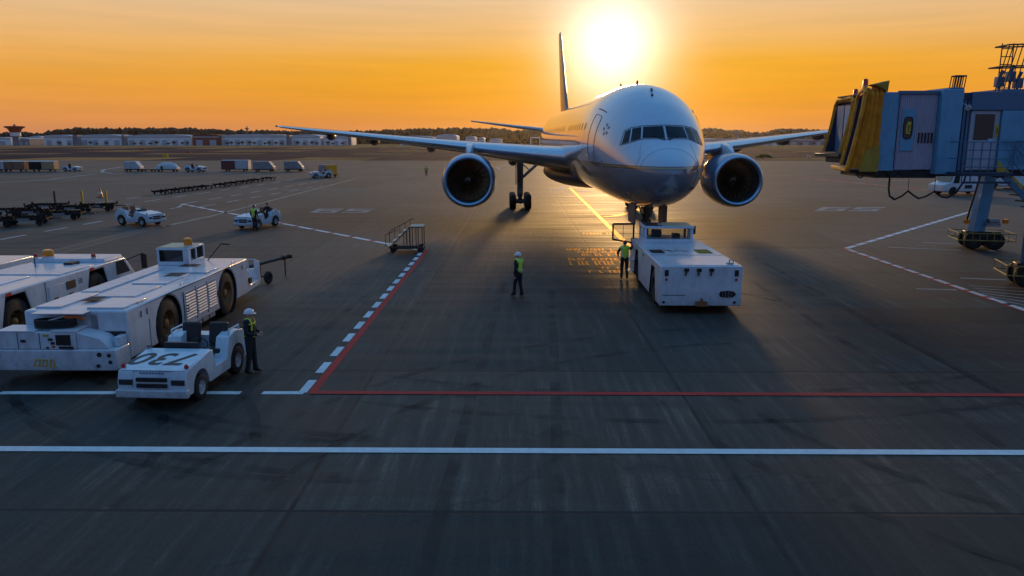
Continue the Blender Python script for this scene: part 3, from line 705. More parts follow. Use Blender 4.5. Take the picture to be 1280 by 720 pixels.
# antennas on the crown
for s_, h_, n_ in ((5.6,.14,'antenna'),(9.5,.24,'antenna'),(15,.45,'antenna')):
    z = stat(s_)[0]; MB().prism([(-.25,0),(.25,0),(.12,h_),(-.05,h_)], -.03, .03).build(n_, BLACK, FUS, smooth=0, loc=(0, s_, z-.02)).rotation_euler = (0,0,R(90))
z = stat(9)[0]; MB().lathe([(-.02,.16),(.14,.16),(.22,.1),(.25,.01)], n=14).build('beacon', AMBER, FUS, loc=(-.0, 12.2, 9.0))
MB().lathe([(-.02,.06),(.06,.06),(.09,.03)], n=12).build('satellite_blister', BLACK, FUS, loc=(-.1, 4.9, stat(4.9)[0]))
# wing-body fairing
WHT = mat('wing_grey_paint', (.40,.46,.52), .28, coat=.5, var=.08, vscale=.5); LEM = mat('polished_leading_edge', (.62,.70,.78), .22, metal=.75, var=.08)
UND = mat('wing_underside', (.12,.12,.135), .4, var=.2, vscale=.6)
mb = MB(); rings = []
for i in range(17):
    u = i/16; s = 19+24*u; k = math.sin(math.pi*u)**.45 if 0 < u < 1 else .02
    rings.append([(3.65*k*math.sin(a)*(1 if 1 else 1), s, 3.55+(1.45*k*math.cos(a) if math.cos(a) > 0 else 1.15*k*math.cos(a))) for a in [2*math.pi*j/36 for j in range(36)]])
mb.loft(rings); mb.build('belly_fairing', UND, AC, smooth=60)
# wings
def foil(n=14):
    up, lo = [], []
    for i in range(n+1):
        x = (1-math.cos(math.pi*i/n))/2; t = 5*(.2969*math.sqrt(x)-.126*x-.3516*x*x+.2843*x**3-.1036*x**4)
        up.append((x, t)); lo.append((x, -t*.85))
    return up[::-1]+lo[1:-1]
FO = foil()
def wing_ring(x, s, z, c, th, inc, side):
    r = []
    for u, v in FO:
        X, Z = u*c, v*th*c; ca, sa = math.cos(inc), math.sin(inc)
        r.append((side*x, s+X*ca+Z*sa, z-X*sa+Z*ca))
    return r
WS = [(2.6,19.2,4.95,13.2,.145,R(3.2)),(4.2,20.8,5.10,12.0,.135,R(3)),(9.7,25.2,5.62,8.6,.12,R(2)),(17,32.0,6.30,6.1,.11,R(1.2)),(24,38.2,6.95,4.1,.10,R(.5)),(28.3,42.2,7.36,2.7,.09,0),(29.2,43.6,7.48,1.5,.08,0)]
for side in (-1, 1):
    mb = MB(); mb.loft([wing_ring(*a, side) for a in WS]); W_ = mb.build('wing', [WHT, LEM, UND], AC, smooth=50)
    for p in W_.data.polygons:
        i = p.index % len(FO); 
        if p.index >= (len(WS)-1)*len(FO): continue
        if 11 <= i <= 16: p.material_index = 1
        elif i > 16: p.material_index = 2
    # flap track fairings
    for x, s, z, l in ((6.2,31.5,4.35,4.0),(13.2,32.6,5.45,4.2),(18.6,36.0,6.0,3.6),(23.2,39.5,6.45,3.0)):
        mb = MB(); mb.lathe([(0,.02),(.3,.24),(1.2,.40),(l*.6,.38),(l,.05)], (0,0,0), (0,1,.02), 14); mb.build('flap_fairing', UND, W_, loc=(side*x, s, z))
    # slat gap lines
    mb = MB()
    for a, b in zip(WS[1:-2], WS[2:-1]):
        r0, r1 = wing_ring(*a, side), wing_ring(*b, side); mb.tube(r0[10], r1[10], .02, n=4)
    mb.build('slat_line', SEAM, W_)
    # winglet light
    MB().lathe([(0,.02),(.1,.1),(.4,.08),(.6,.01)], (0,0,0), (0,1,0), 8).build('navigation_light', GLASS, W_, loc=(side*29.0, 43.2, 7.45))
# engines
NAC = dirty('nacelle_blue_paint', (.13,.21,.33), .25, amt=.2, coat=.6); LIP = mat('polished_lip', (.38,.56,.74), .3, metal=.9, var=.05)
INL = mat('inlet_liner', (.05,.05,.055), .5); FANM = mat('fan_blade_glint', (.34,.24,.15), .35, metal=.9, var=.2)  # warm glints inside the engines are put into the blade colour
for side in (-1, 1):
    E = MB().lathe([(.10,1.80),(.5,1.90),(1.6,1.97),(3.0,1.93),(4.2,1.72),(5.0,1.48),(5.0,1.38),(4.0,1.45)], (0,0,0), (0,1,0), 56).build('engine_nacelle', NAC, AC, loc=(side*9.6, 21.3, 3.28))
    MB().lathe([(.10,1.80),(.02,1.74),(-.02,1.66),(.03,1.57),(.16,1.50)], (0,0,0), (0,1,0), 56).build('inlet_lip', LIP, E, smooth=60)
    MB().lathe([(.16,1.50),(.6,1.46),(1.5,1.48),(1.9,1.48)], (0,0,0), (0,1,0), 56).build('inlet_liner', INL, E, smooth=60)
    MB().lathe([(1.95,.02),(1.95,1.48)], (0,0,0), (0,1,0), 40).build('fan_backplate', BLACK, E)
    mb = MB()
    for k in range(22):
        a = 2*math.pi*k/22
        def bp(r, tw, dy): return (r*math.cos(a+tw), 1.45+dy, r*math.sin(a+tw))
        rings = []
        for j in range(7):
            r = .42+1.03*j/6; tw = .04+.10*math.sin(j/6*3.0); wd = .10+.05*j/6
            rings.append([bp(r, tw-wd, -.10+.05*j/6), bp(r, tw, .0), bp(r, tw+wd, .18-.1*j/6), bp(r, tw+.01, .03)])
        mb.loft(rings)
    mb.build('fan', FANM, E, smooth=40)
    MB().lathe([(1.0,.01),(1.05,.12),(1.25,.30),(1.5,.44)], (0,0,0), (0,1,0), 24).build('spinner', BLACK, E)
    mb = MB()
    for i in range(10):
        a0, a1 = .35*i, .35*(i+1); r0, r1 = .04+.022*i, .04+.022*(i+1)
        mb.tube((r0*math.cos(a0), 1.0+r0*.55, r0*math.sin(a0)), (r1*math.cos(a1), 1.0+r1*.55, r1*math.sin(a1)), .022, n=5)
    mb.build('spinner_spiral', WHITE, E)
    MB().lathe([(4.4,1.15),(5.4,.95),(6.6,.62),(6.6,.5)], (0,0,0), (0,1,0), 32).build('core_cowl', DARK, E)
    MB().lathe([(6.0,.45),(7.4,.05)], (0,0,0), (0,1,0), 20).build('exhaust_cone', DARK, E)
    mb = MB(); mb.loft([[(x*wd, y, z) for x, z in ((-1,z0),(1,z0),(.6,z1),(-.6,z1))] for y, wd, z0, z1 in ((1.6,.12,1.6,1.98),(2.6,.36,1.5,2.42),(4.2,.38,1.3,2.62),(6.5,.30,1.2,2.4),(9.0,.1,1.4,2.2))])
    mb.build('pylon', mat('pylon_white', (.70,.72,.76), .3, coat=.4, var=.06), E, smooth=30)
    MB().prism([(2.0,1.2),(3.2,1.35),(3.2,2.05),(2.6,2.0)], -.02, .02).build('nacelle_chine', NAC, E, smooth=0).matrix_local = Matrix.Rotation(R(side*-52), 4, 'Y') @ Matrix.Rotation(R(90), 4, 'Z')
# tail
mb = MB(); rings = []
for z, s, c, th in ((8.2,49.0,9.0,.085),(9.2,50.3,8.2,.085),(13,54.2,6.0,.08),(17.8,59.0,3.6,.075),(18.5,60.0,2.6,.06)):
    rings.append([((v*th*c*1.0), s+u*c, z) for u, v in FO])
mb.loft(rings); mb.build('tail_fin', mat('fin_dark_blue', (.03,.04,.09), .35, coat=.4), AC, smooth=50)
for side in (-1, 1):
    mb = MB(); mb.loft([wing_ring(*a, side) for a in ((.8,52.2,7.0,6.6,.10,0),(5.5,56.2,7.65,4.4,.09,0),(10.6,60.6,8.35,2.1,.08,0))]); mb.build('tailplane', [WHT], AC, smooth=50)
# landing gear
GW = mat('gear_grey', (.16,.16,.17), .4, metal=.3, var=.3)
def gear_wheel(parent, x, y, z, r, wd, out):
    t = MB(); h = wd/2
    t.lathe([(-h, r*.5), (-h, r*.85), (-h*.7, r*.97), (-h*.35, r), (h*.35, r), (h*.7, r*.97), (h, r*.85), (h, r*.5), (-h, r*.5)], (x,y,z), (1,0,0), 28)
    o = t.build('wheel', RUBBER, parent); MB().lathe([(-h*.8,.01),(-h*.8,r*.5),(h*.8,r*.5),(h*.8,.01)], (x,y,z), (1,0,0), 16).build('rim', GW, o)
for side in (-1, 1):
    g_ = MB(); X = side*5.45; Yg = 36.8
    g_.tube((X,Yg,1.1),(X,Yg,4.6),.27,.30,14); g_.tube((X,Yg,.7),(X,Yg,1.9),.19,n=12)
    g_.tube((X,Yg,2.6),(X-side*1.9,Yg,4.3),.13,n=8); g_.tube((X,Yg-.1,2.0),(X,Yg-.5,1.4),.06); g_.tube((X,Yg-.1,.9),(X,Yg-.5,1.4),.06)
    g_.tube((X-side*.9,Yg,3.4),(X,Yg+.1,4.2),.05); g_.tube((X,Yg,2.2),(X,Yg-1.6,4.2),.08)
    g_.tube((X+side*.22,Yg-.1,1.5),(X+side*.24,Yg-.1,3.9),.025); g_.tube((X-side*.2,Yg-.1,1.2),(X-side*.26,Yg-.1,3.0),.02)
    GG = g_.build('main_gear_strut', GW, AC)
    b_ = MB(); b_.tube((X,Yg-1.6,.66),(X,Yg+1.6,.66),.13,n=10)
    for dy in (-1.48,0,1.48): b_.tube((X-.75,Yg+dy,.66),(X+.75,Yg+dy,.66),.09,n=8)
    b_.build('bogie_beam', DARK, GG)
    for dy in (-1.48,0,1.48):
        for dx in (-.68,.68): gear_wheel(GG, X+dx, Yg+dy, .70, .70, .54, 1)
    MB().box(X+side*.35,X+side*.40,Yg-.8,Yg+.8,2.2,4.6).build('gear_door', UND, GG, smooth=0)
g_ = MB(); Yn = 5.9
g_.tube((0,Yn,.5),(0,Yn,1.5),.09,n=12); g_.tube((0,Yn,1.3),(0,Yn,3.2),.15,n=14); g_.tube((0,Yn,2.0),(0,Yn-1.6,3.0),.07); g_.tube((-.25,Yn,2.1),(.25,Yn,2.1),.09)
g_.tube((-.5,Yn,.53),(.5,Yn,.53),.07); g_.tube((0,Yn-.1,1.4),(0,Yn-.45,1.05),.05); g_.tube((0,Yn-.1,.7),(0,Yn-.45,1.05),.05); g_.tube((-.4,Yn,2.9),(0,Yn,1.9),.04); g_.tube((.4,Yn,2.9),(0,Yn,1.9),.04)
NG = g_.build('nose_gear_strut', GW, AC)
for dx in (-.34,.34): gear_wheel(NG, dx, Yn, .53, .53, .36, 1)
for dx in (-.16,.16): MB().lathe([(0,.09),(.06,.1),(.12,.06)], (dx,Yn-.14,2.35), (0,-1,0), 14).build('taxi_lamp', GLASS, NG)
for s in (-1, 1):
    MB().prism([(Yn-1.2,2.05),(Yn+.6,2.05),(Yn+.6,3.0),(Yn-1.2,3.1)], -.03, .03).build('nose_gear_door', UND, AC, smooth=0, loc=(s*.78,0,0)).rotation_euler = (0,0,R(90))
    
# ------------------------------------------------------------------ vehicles
def arch_profile(x0, x1, z0, z1, arches, oct_=False, top=None):
    """side outline (x,z) of a body with wheel arches cut into the bottom edge"""
    p = [(x0, z0)]
    for cx, cz, r in sorted(arches):
        if oct_:
            h = r*1.0; p += [(cx-r*1.15, z0), (cx-r*.62, cz+h), (cx+r*.62, cz+h), (cx+r*1.15, z0)]
        else:
            b = math.sqrt(max(0, r*r-(cz-z0)**2)); a0 = math.atan2(z0-cz, -b); a0 = a0+2*math.pi if a0 < 0 else a0; a1 = math.atan2(z0-cz, b)
            for i in range(15): a = a0+(a1-a0)*i/14; p.append((cx+r*math.cos(a), cz+r*math.sin(a)))
    p += [(x1, z0)]
    p += top if top else [(x1, z1), (x0, z1)]
    return p
RZ90 = R(90)
def lamp_box(parent, name, m, x0, x1, y0, y1, z0, z1): return MB().box(x0, x1, y0, y1, z0, z1).build(name, m, parent, bevel=.008, smooth=0)
def beacon(parent, x, y, z, m=AMBER, r=.13, h=.2):
    b = MB().lathe([(0, r*1.1), (.06, r*1.1), (.06, r*.3)], (x, y, z), n=14).build('beacon_base', WHITE, parent)
    MB().lathe([(.06, r), (.06+h*.8, r*.92), (.06+h, r*.6), (.06+h, .01)], (x, y, z), n=16).build('beacon_lens', m, b)
def louvre_panel(parent, x0, x1, y, z0, z1, out, mt, n=14, name='louvre_door'):
    mb = MB(); mb.box(x0, x1, min(y, y+out*.015), max(y, y+out*.015), z0, z1)
    for i in range(n):
        z = z0+.05+(z1-z0-.1)*i/n; h = (z1-z0-.1)/n*.62
        mb.add([(x0+.05,y+out*.016,z),(x1-.05,y+out*.016,z),(x1-.05,y+out*.05,z+h*.2),(x0+.05,y+out*.05,z+h*.2),(x0+.05,y+out*.016,z+h),(x1-.05,y+out*.016,z+h)], [(0,1,2,3),(3,2,5,4),(0,3,4),(1,5,2)])
    o = mb.build(name, mt, parent, smooth=0)
    m2 = MB()
    for i in range(n): z = z0+.05+(z1-z0-.1)*i/n; m2.box(x0+.05, x1-.05, min(y+out*.016,y+out*.022), max(y+out*.016,y+out*.022), z+(z1-z0-.1)/n*.64, z+(z1-z0-.1)/n*.96)
    m2.build('louvre_slots', DARK, o, smooth=0); return o
# ---- A. nearest long aircraft tractor, cab at the far end
def tractor_a():
    e = empty('aircraft_tractor', (-11.8, 24.2, 0), RZ90, 'long white aircraft tractor nearest the camera, small cab with orange beacon at its far end', 'aircraft tractor')
    arches = [(-2.2,.78,.87),(2.42,.78,.87)]
    pr = arch_profile(-4.6, 4.5, .38, 1.72, arches)
    B = MB().prism(pr, -1.38, 1.38).build('body', WHITE, e, bevel=.05)
    MB().box(-4.3, 4.3, -.86, .86, .32, 1.5).build('chassis', BLACK, e, smooth=0)
    for cx, _, r in arches:
        mb = MB(); mb.lathe([(0,r-.02),(.55,r-.02),(.55,.01)], (cx,-1.37,.78), (0,1,0), 48)
        for f_i in range(0): pass
        mb.build('wheel_well', BLACK, e)
    for sx in (-2.2, 2.42):
        for sy in (-1, 1): wheel(e, sx, sy*1.12, .79, .79, .44, RIM, .52, sy)
    # top: raised panels and hatches
    for x0, x1, y0, y1, m in ((-4.4,-3.1,-1.2,-.2,WHITE),(-2.9,-1.2,-.75,.35,WHITE2),(-.9,.8,-.75,.35,WHITE2),(1.1,2.2,-1.2,.2,WHITE),(-4.3,-2.4,.55,1.25,WHITE),(-2.2,2.1,.62,1.22,WHITE2)):
        MB().box(x0, x1, y0, y1, 1.722, 1.765).build('top_hatch', m, B, bevel=.01)
    for x0, x1, y0, y1 in ((-3.6,-3.0,.0,.42),(.3,.95,-.62,-.1),(2.25,2.75,-.35,.25)):
        mb = MB(); mb.box(x0, x1, y0, y1, 1.768, 1.775)
        for k in range(6): mb.box(x0+.03, x1-.03, y0+.03+k*(y1-y0)/6, y0+.05+k*(y1-y0)/6, 1.775, 1.785)
        mb.build('vent_grille', DARK, B, smooth=0)
    for x in (-3.8, -1.1, .9, 3.2): MB().path([(x,-1.28,1.73),(x,-1.28,1.79),(x+.25,-1.28,1.79),(x+.25,-1.28,1.73)], .012, 5).build('grab_handle', STEEL, B)
    # cab at far left
    C = MB(); ca = [(2.75,1.72),(4.15,1.72),(3.95,2.32),(2.85,2.32)]
    C.box(2.75, 4.2, .1, 1.22, 1.723, 1.86); C.box(2.72, 4.1, .08, 1.24, 2.28, 2.36)
    for x, y in ((2.78,.13),(2.78,1.19),(4.14,.13),(4.14,1.19),(3.45,.13)): C.box(x-.04, x+.04, y-.04, y+.04, 1.85, 2.3)
    C.box(2.76, 3.0, .10, .30, 1.85, 2.29)
    cab = C.build('cab', WHITE, e, bevel=.012)
    for q in (((2.77,.3,1.86),(2.77,1.16,1.86),(2.77,1.16,2.28),(2.77,.3,2.28)),((3.02,.12,1.86),(4.1,.12,1.86),(4.1,.12,2.28),(3.02,.12,2.28)),((4.15,.16,1.86),(4.15,1.16,1.86),(4.15,1.16,2.28),(4.15,.16,2.28))):
        MB().quad(*q).build('cab_window', GLASS, cab, smooth=0)
    MB().box(2.74, 4.0, .12, 1.2, 2.362, 2.38).build('roof_panel', TAN, cab, smooth=0)
    beacon(e, 3.1, .22, 2.36, AMBER, .15, .26)
    mb = MB(); mb.tube((3.9,-.1,1.7),(4.3,-.5,2.3),.02); mb.tube((4.3,-.5,2.3),(4.5,-.75,2.25),.03); mb.build('mirror_arm', BLACK, e)
    # side louvre doors between the wheels
    for x0, x1 in ((-1.15,-.32),(-.26,.56),(.62,1.36)): louvre_panel(e, x0, x1, -1.382, .58, 1.52, -1, WHITE2, 9)
    for x0 in (-1.22,-.29,.59): MB().box(x0-.0, x0+.03, -1.395, -1.382, .5, 1.55).build('door_seam', DARK, e, smooth=0)
    for x in (-1.0,1.45): MB().box(x, x+.1, -1.42, -1.383, .86, 1.06).build('door_latch', BLACK, e, smooth=0)
    for k in range(4): MB().box(-.9+.55*k, -.9+.55*k+.45, -1.36, -1.32, .25, .50).build('side_skirt', GREYP, e, smooth=0)
    for x in (-3.9,-3.55,3.9): MB().box(x, x+.05, -1.395, -1.382, 1.38, 1.55).build('side_marking', DARK, e, smooth=0)
    # front bumper tray, hitch, rail
    mb = MB(); mb.prism([(4.5,.36),(6.0,.42),(6.15,.6),(6.1,1.05),(5.95,1.05),(5.9,.62),(4.9,.62),(4.8,1.2),(4.5,1.3)], -1.3, 1.3); mb.build('front_bumper', WHITE, e, bevel=.02)
    mb = MB(); mb.path([(5.9,-1.2,1.05),(5.9,-1.2,1.45),(5.9,-.9,1.45),(5.9,-.9,1.05)], .025, 6); mb.box(5.85,5.95,-1.35,-1.15,1.0,1.4); mb.build('bumper_rail', WHITE, e)
    lamp_box(e, 'marker_lamp', AMBER, 6.1, 6.17, -1.28, -1.14, .55, .68); lamp_box(e, 'front_lamp', BLACK, 4.65, 4.9, -1.395, -1.33, .7, .92)
    # rear cabinet block
    MB().prism([(-5.34,.28),(-4.6,.28),(-4.6,.84),(-5.34,.84)], -1.38, 1.72).build('rear_bumper', WHITE2, e, bevel=.03)
    MB().box(-5.30, -4.62, -.32, 1.68, .85, 1.30).build('rear_cabinet', WHITE2, e, bevel=.02)
    MB().box(-5.31, -4.62, -.34, .28, 1.302, 1.35).build('cabinet_lid', WHITE, e, bevel=.01); MB().box(-5.31, -4.62, .7, 1.7, 1.302, 1.34).build('cabinet_lid', WHITE, e, bevel=.01)
    MB().loft([[(x, -.325, .842),(x, -.325, 1.28),(x, -.9, 1.12),(x, -1.1, .95),(x,-1.15,.842)] for x in (-5.22,-4.62)]).build('rear_shoulder', WHITE, e, bevel=.015)
    for y0, y1, z0, z1, m in ((-.22,.16,.96,1.24,BLACK),(-.28,.1,.87,.93,BLACK),(.24,.36,1.08,1.15,DARK),(.2,.3,.98,1.05,BLACK),(.2,.28,.9,.95,RED),(.34,.48,1.20,1.25,OLIVE),(.36,.43,.87,.92,BLACK),(.95,1.08,1.04,1.11,BLACK)):
        lamp_box(e, 'control_box', m, -5.325, -5.302, y0, y1, z0, z1)
    for y in (.58, 1.15): MB().box(-5.312, -5.300, y, y+.012, .86, 1.29).build('panel_seam', DARK, e, smooth=0)
    for y, z, r in ((-.95,.72,.06),(-1.2,.7,.05),(-1.22,.52,.05),(-.9,.42,.05)): MB().lathe([(0,r),(.02,r),(.02,.01)], (-5.342,y,z), (-1,0,0), 14).build('reflector', BLACK, e)
    # worn yellow emblem on the bumper
    mb = MB()
    for y0, z0, y1, z1 in ((.45,.45,.75,.45),(.45,.45,.42,.6),(.42,.6,.72,.62),(.72,.62,.78,.45),(.55,.47,.52,.6),(.64,.47,.62,.6),(.36,.4,.33,.62),(.33,.62,.25,.6),(.25,.6,.26,.4),(.26,.4,.36,.4)):
        mb.tube((-5.345,y0,z0-.03),(-5.345,y1,z1-.03),.018,n=4)
    mb.build('yellow_emblem', YEL, e)
    # dark step opening in the rear wall
    MB().box(-4.63, -4.602, -1.30, -.62, .45, 1.16).build('step_opening', BLACK, e, smooth=0)
    MB().box(-5.0, -4.64, -1.34, -1.18, .845, 1.10).build('step_side', WBLUE, e, bevel=.01)
    MB().box(-4.95, -4.64, -1.16, -.64, .846, .88).build('step', WBLUE, e, bevel=.01)
    MB().box(-4.64, -4.603, -.58, -.42, .95, 1.62).build('grab_frame', STEEL, e, bevel=.01)
    # folded panel over the hose
    MB().box(-5.0, -4.605, -.42, .95, 1.70, 1.73).build('rear_shelf', WHITE, e, bevel=.008)
    # coiled hose with orange coupling
    mb = MB(); P = []
    for i in range(70): a = i*.36; P.append((-4.93+.22*math.cos(a), .35+.52*math.sin(a), 1.37+.0030*i))
    mb.path(P, .036, 7); mb.build('coiled_hose', RUBBER, e)
    mb = MB(); mb.tube((-4.9,.1,1.62),(-4.85,-.25,1.60),.05); mb.tube((-4.85,-.25,1.6),(-4.9,-.42,1.56),.035); mb.build('orange_coupling', mat('orange_rubber', (.75,.16,.03), .5), e)
    mb = MB(); mb.tube((-4.95,.62,1.50),(-4.9,.1,1.64),.02); mb.build('nozzle_lance', WHITE, e)
    return e
tractor_a()
# ---- towbar in front of tractor A
def towbar():
    p = Vector((-11.7, 31.3, 0)); q = Vector((-10.85, 34.4, 0)); d = (q-p); L_ = d.length; rz = math.atan2(d.y, d.x)
    e = empty('towbar', p, rz, 'dark aircraft towbar on small wheels reaching out ahead of the nearest long tractor', 'towbar')
    MB().tube((-.9,0,.85),(L_,0,.85),.075,n=12).build('bar', DARK, e)
    mb = MB(); mb.tube((L_,0,.85),(L_+.35,0,.85),.11); mb.lathe([(-.08,.12),(.08,.12),(.08,.2),(-.08,.2),(-.08,.12)], (L_+.5,0,.85), (0,0,1), 14); mb.build('head', BLACK, e)
    mb = MB(); mb.tube((1.4,0,.85),(1.4,0,.3),.05); mb.tube((1.4,-.4,.3),(1.4,.4,.3),.04); mb.tube((3.4,0,.85),(3.4,0,.0),.035); mb.build('support_leg', mat('rust_red_steel', (.20,.05,.03), .6), e)
    for s in (-1,1): wheel(e, 1.4, s*.42, .27, .27, .14, DARK, .5, s)
towbar()
# ---- B. second tractor with octagonal arches and slanted cab glass
def tractor_b(loc, label, cab=True, num='58'):
    e = empty('aircraft_tractor', loc, RZ90, label, 'aircraft tractor')
    arches = [(-1.95,.85,.74),(2.55,.85,.74)]
    pr = arch_profile(-5.2, 5.25, .36, 1.72, arches, True, [(5.25,1.0),(4.55,1.74),(-5.05,1.74),(-5.2,1.62)] if cab else [(5.25,1.72),(-5.2,1.72)])
    B = MB().prism(pr, -1.40, 1.40).build('body', WHITE, e, bevel=.04)
    MB().box(-4.9, 4.2, -.85, .85, .32, 1.5).build('chassis', BLACK, e, smooth=0)
    for cx, cz, r in arches:
        mb = MB(); mb.prism([(cx-r*1.13,.4),(cx-r*.6,cz+r*.99),(cx+r*.6,cz+r*.99),(cx+r*1.13,.4)], -1.39, -.8); o = mb.build('wheel_well', BLACK, e, smooth=0)
        # keep only the liner shell: drop the outer face
        bm = bmesh.new(); bm.from_mesh(o.data); f_ = min(bm.faces, key=lambda q: q.calc_center_median().y); bmesh.ops.delete(bm, geom=[f_], context='FACES'); bm.to_mesh(o.data); bm.free()
    for sx in (-1.95, 2.55):
        for sy in (-1, 1): wheel(e, sx, sy*1.14, .74, .74, .42, RIM, .5, sy)
    for x in (-1.95+.1, 2.55+.1): lamp_box(e, 'red_marker', RED, x-.75 if 0 else x-.55, x-.30, -1.415, -1.401, 1.60, 1.715)
    # top panels, seams
    for x0, x1, y0, y1, m in ((-5.0,-2.9,-1.3,-.1,WHITE),(-2.6,.2,-.5,1.2,WBLUE),(.5,2.6,-1.3,1.3,WHITE2)): MB().box(x0, x1, y0, y1, 1.742, 1.775).build('top_hatch', m, B, bevel=.01)
    MB().box(-2.75, -2.65, -1.36, .6, 1.741, 1.76).build('top_seam', DARK, B, smooth=0)
    for x, y in ((-3.4,.5),(-1.2,.2)): MB().box(x, x+.5, y, y+.28, 1.777, 1.81).build('vent_grille', DARK, B, smooth=0)
    for x0, x1, z0, z1 in ((-.35,.55,.75,1.5),):
        MB().box(x0, x1, -1.412, -1.401, z0, z1).build('side_panel', WHITE, e, bevel=.004)
    lamp_box(e, 'side_vent', BLACK, .62, 1.15, -1.425, -1.401, 1.22, 1.5)
    for x, z in ((-.1,1.02),(.75,1.02),(.9,.75)): lamp_box(e, 'latch', BLACK, x, x+.2, -1.43, -1.402, z, z+.07)
    MB().box(-.52, -.49, -1.408, -1.401, .45, 1.7).build('panel_seam', DARK, e, smooth=0)
    if num:
        mtx = Matrix.Translation((1.45, -1.404, 1.38)) @ Matrix.Rotation(R(90), 4, 'X'); text_mesh('fleet_number', num, .26, DARK, e, mtx)
    if cab:
        C = MB(); C.box(3.2, 4.5, -1.36, 1.36, 1.744, 1.87, .05, .05); cabr = C.build('cab_roof', WHITE2, e, bevel=.02)
        MB().quad((5.18,-1.25,1.08),(5.18,1.25,1.08),(4.6,1.25,1.70),(4.6,-1.25,1.70)).build('windscreen', GLASS, e, smooth=0, loc=(.03,0,.03))
        MB().quad((3.85,-1.408,1.15),(4.85,-1.408,1.15),(4.42,-1.408,1.66),(3.85,-1.408,1.66)).build('side_window', GLASS, e, smooth=0)
        beacon(e, 3.5, .9, 1.87, AMBER, .2, .24)
        for y in (1.25,-.9): beacon(e, 3.3, y, 1.87, RED, .08, .12)
        mb = MB(); mb.path([(4.7,-1.36,1.6),(5.5,-1.62,1.75),(5.55,-1.66,1.7)], .025, 6); mb.box(5.45,5.52,-1.78,-1.56,1.15,1.72); mb.build('wing_mirror', BLACK, e)
        mb = MB(); mb.tube((1.9,.4,1.75),(1.9,.4,2.1),.02); mb.box(2.4,2.9,-.6,-.3,1.75,1.85); mb.build('roof_fitting', DARK, e)
    return e
tractor_b((-16.6, 24.3, 0), 'white aircraft tractor between the two others, with octagonal wheel arches and amber beacon')
tractor_b((-20.45, 24.1, 0), 'white aircraft tractor farthest left, only its plain flat topped end in view', cab=False, num='1002')
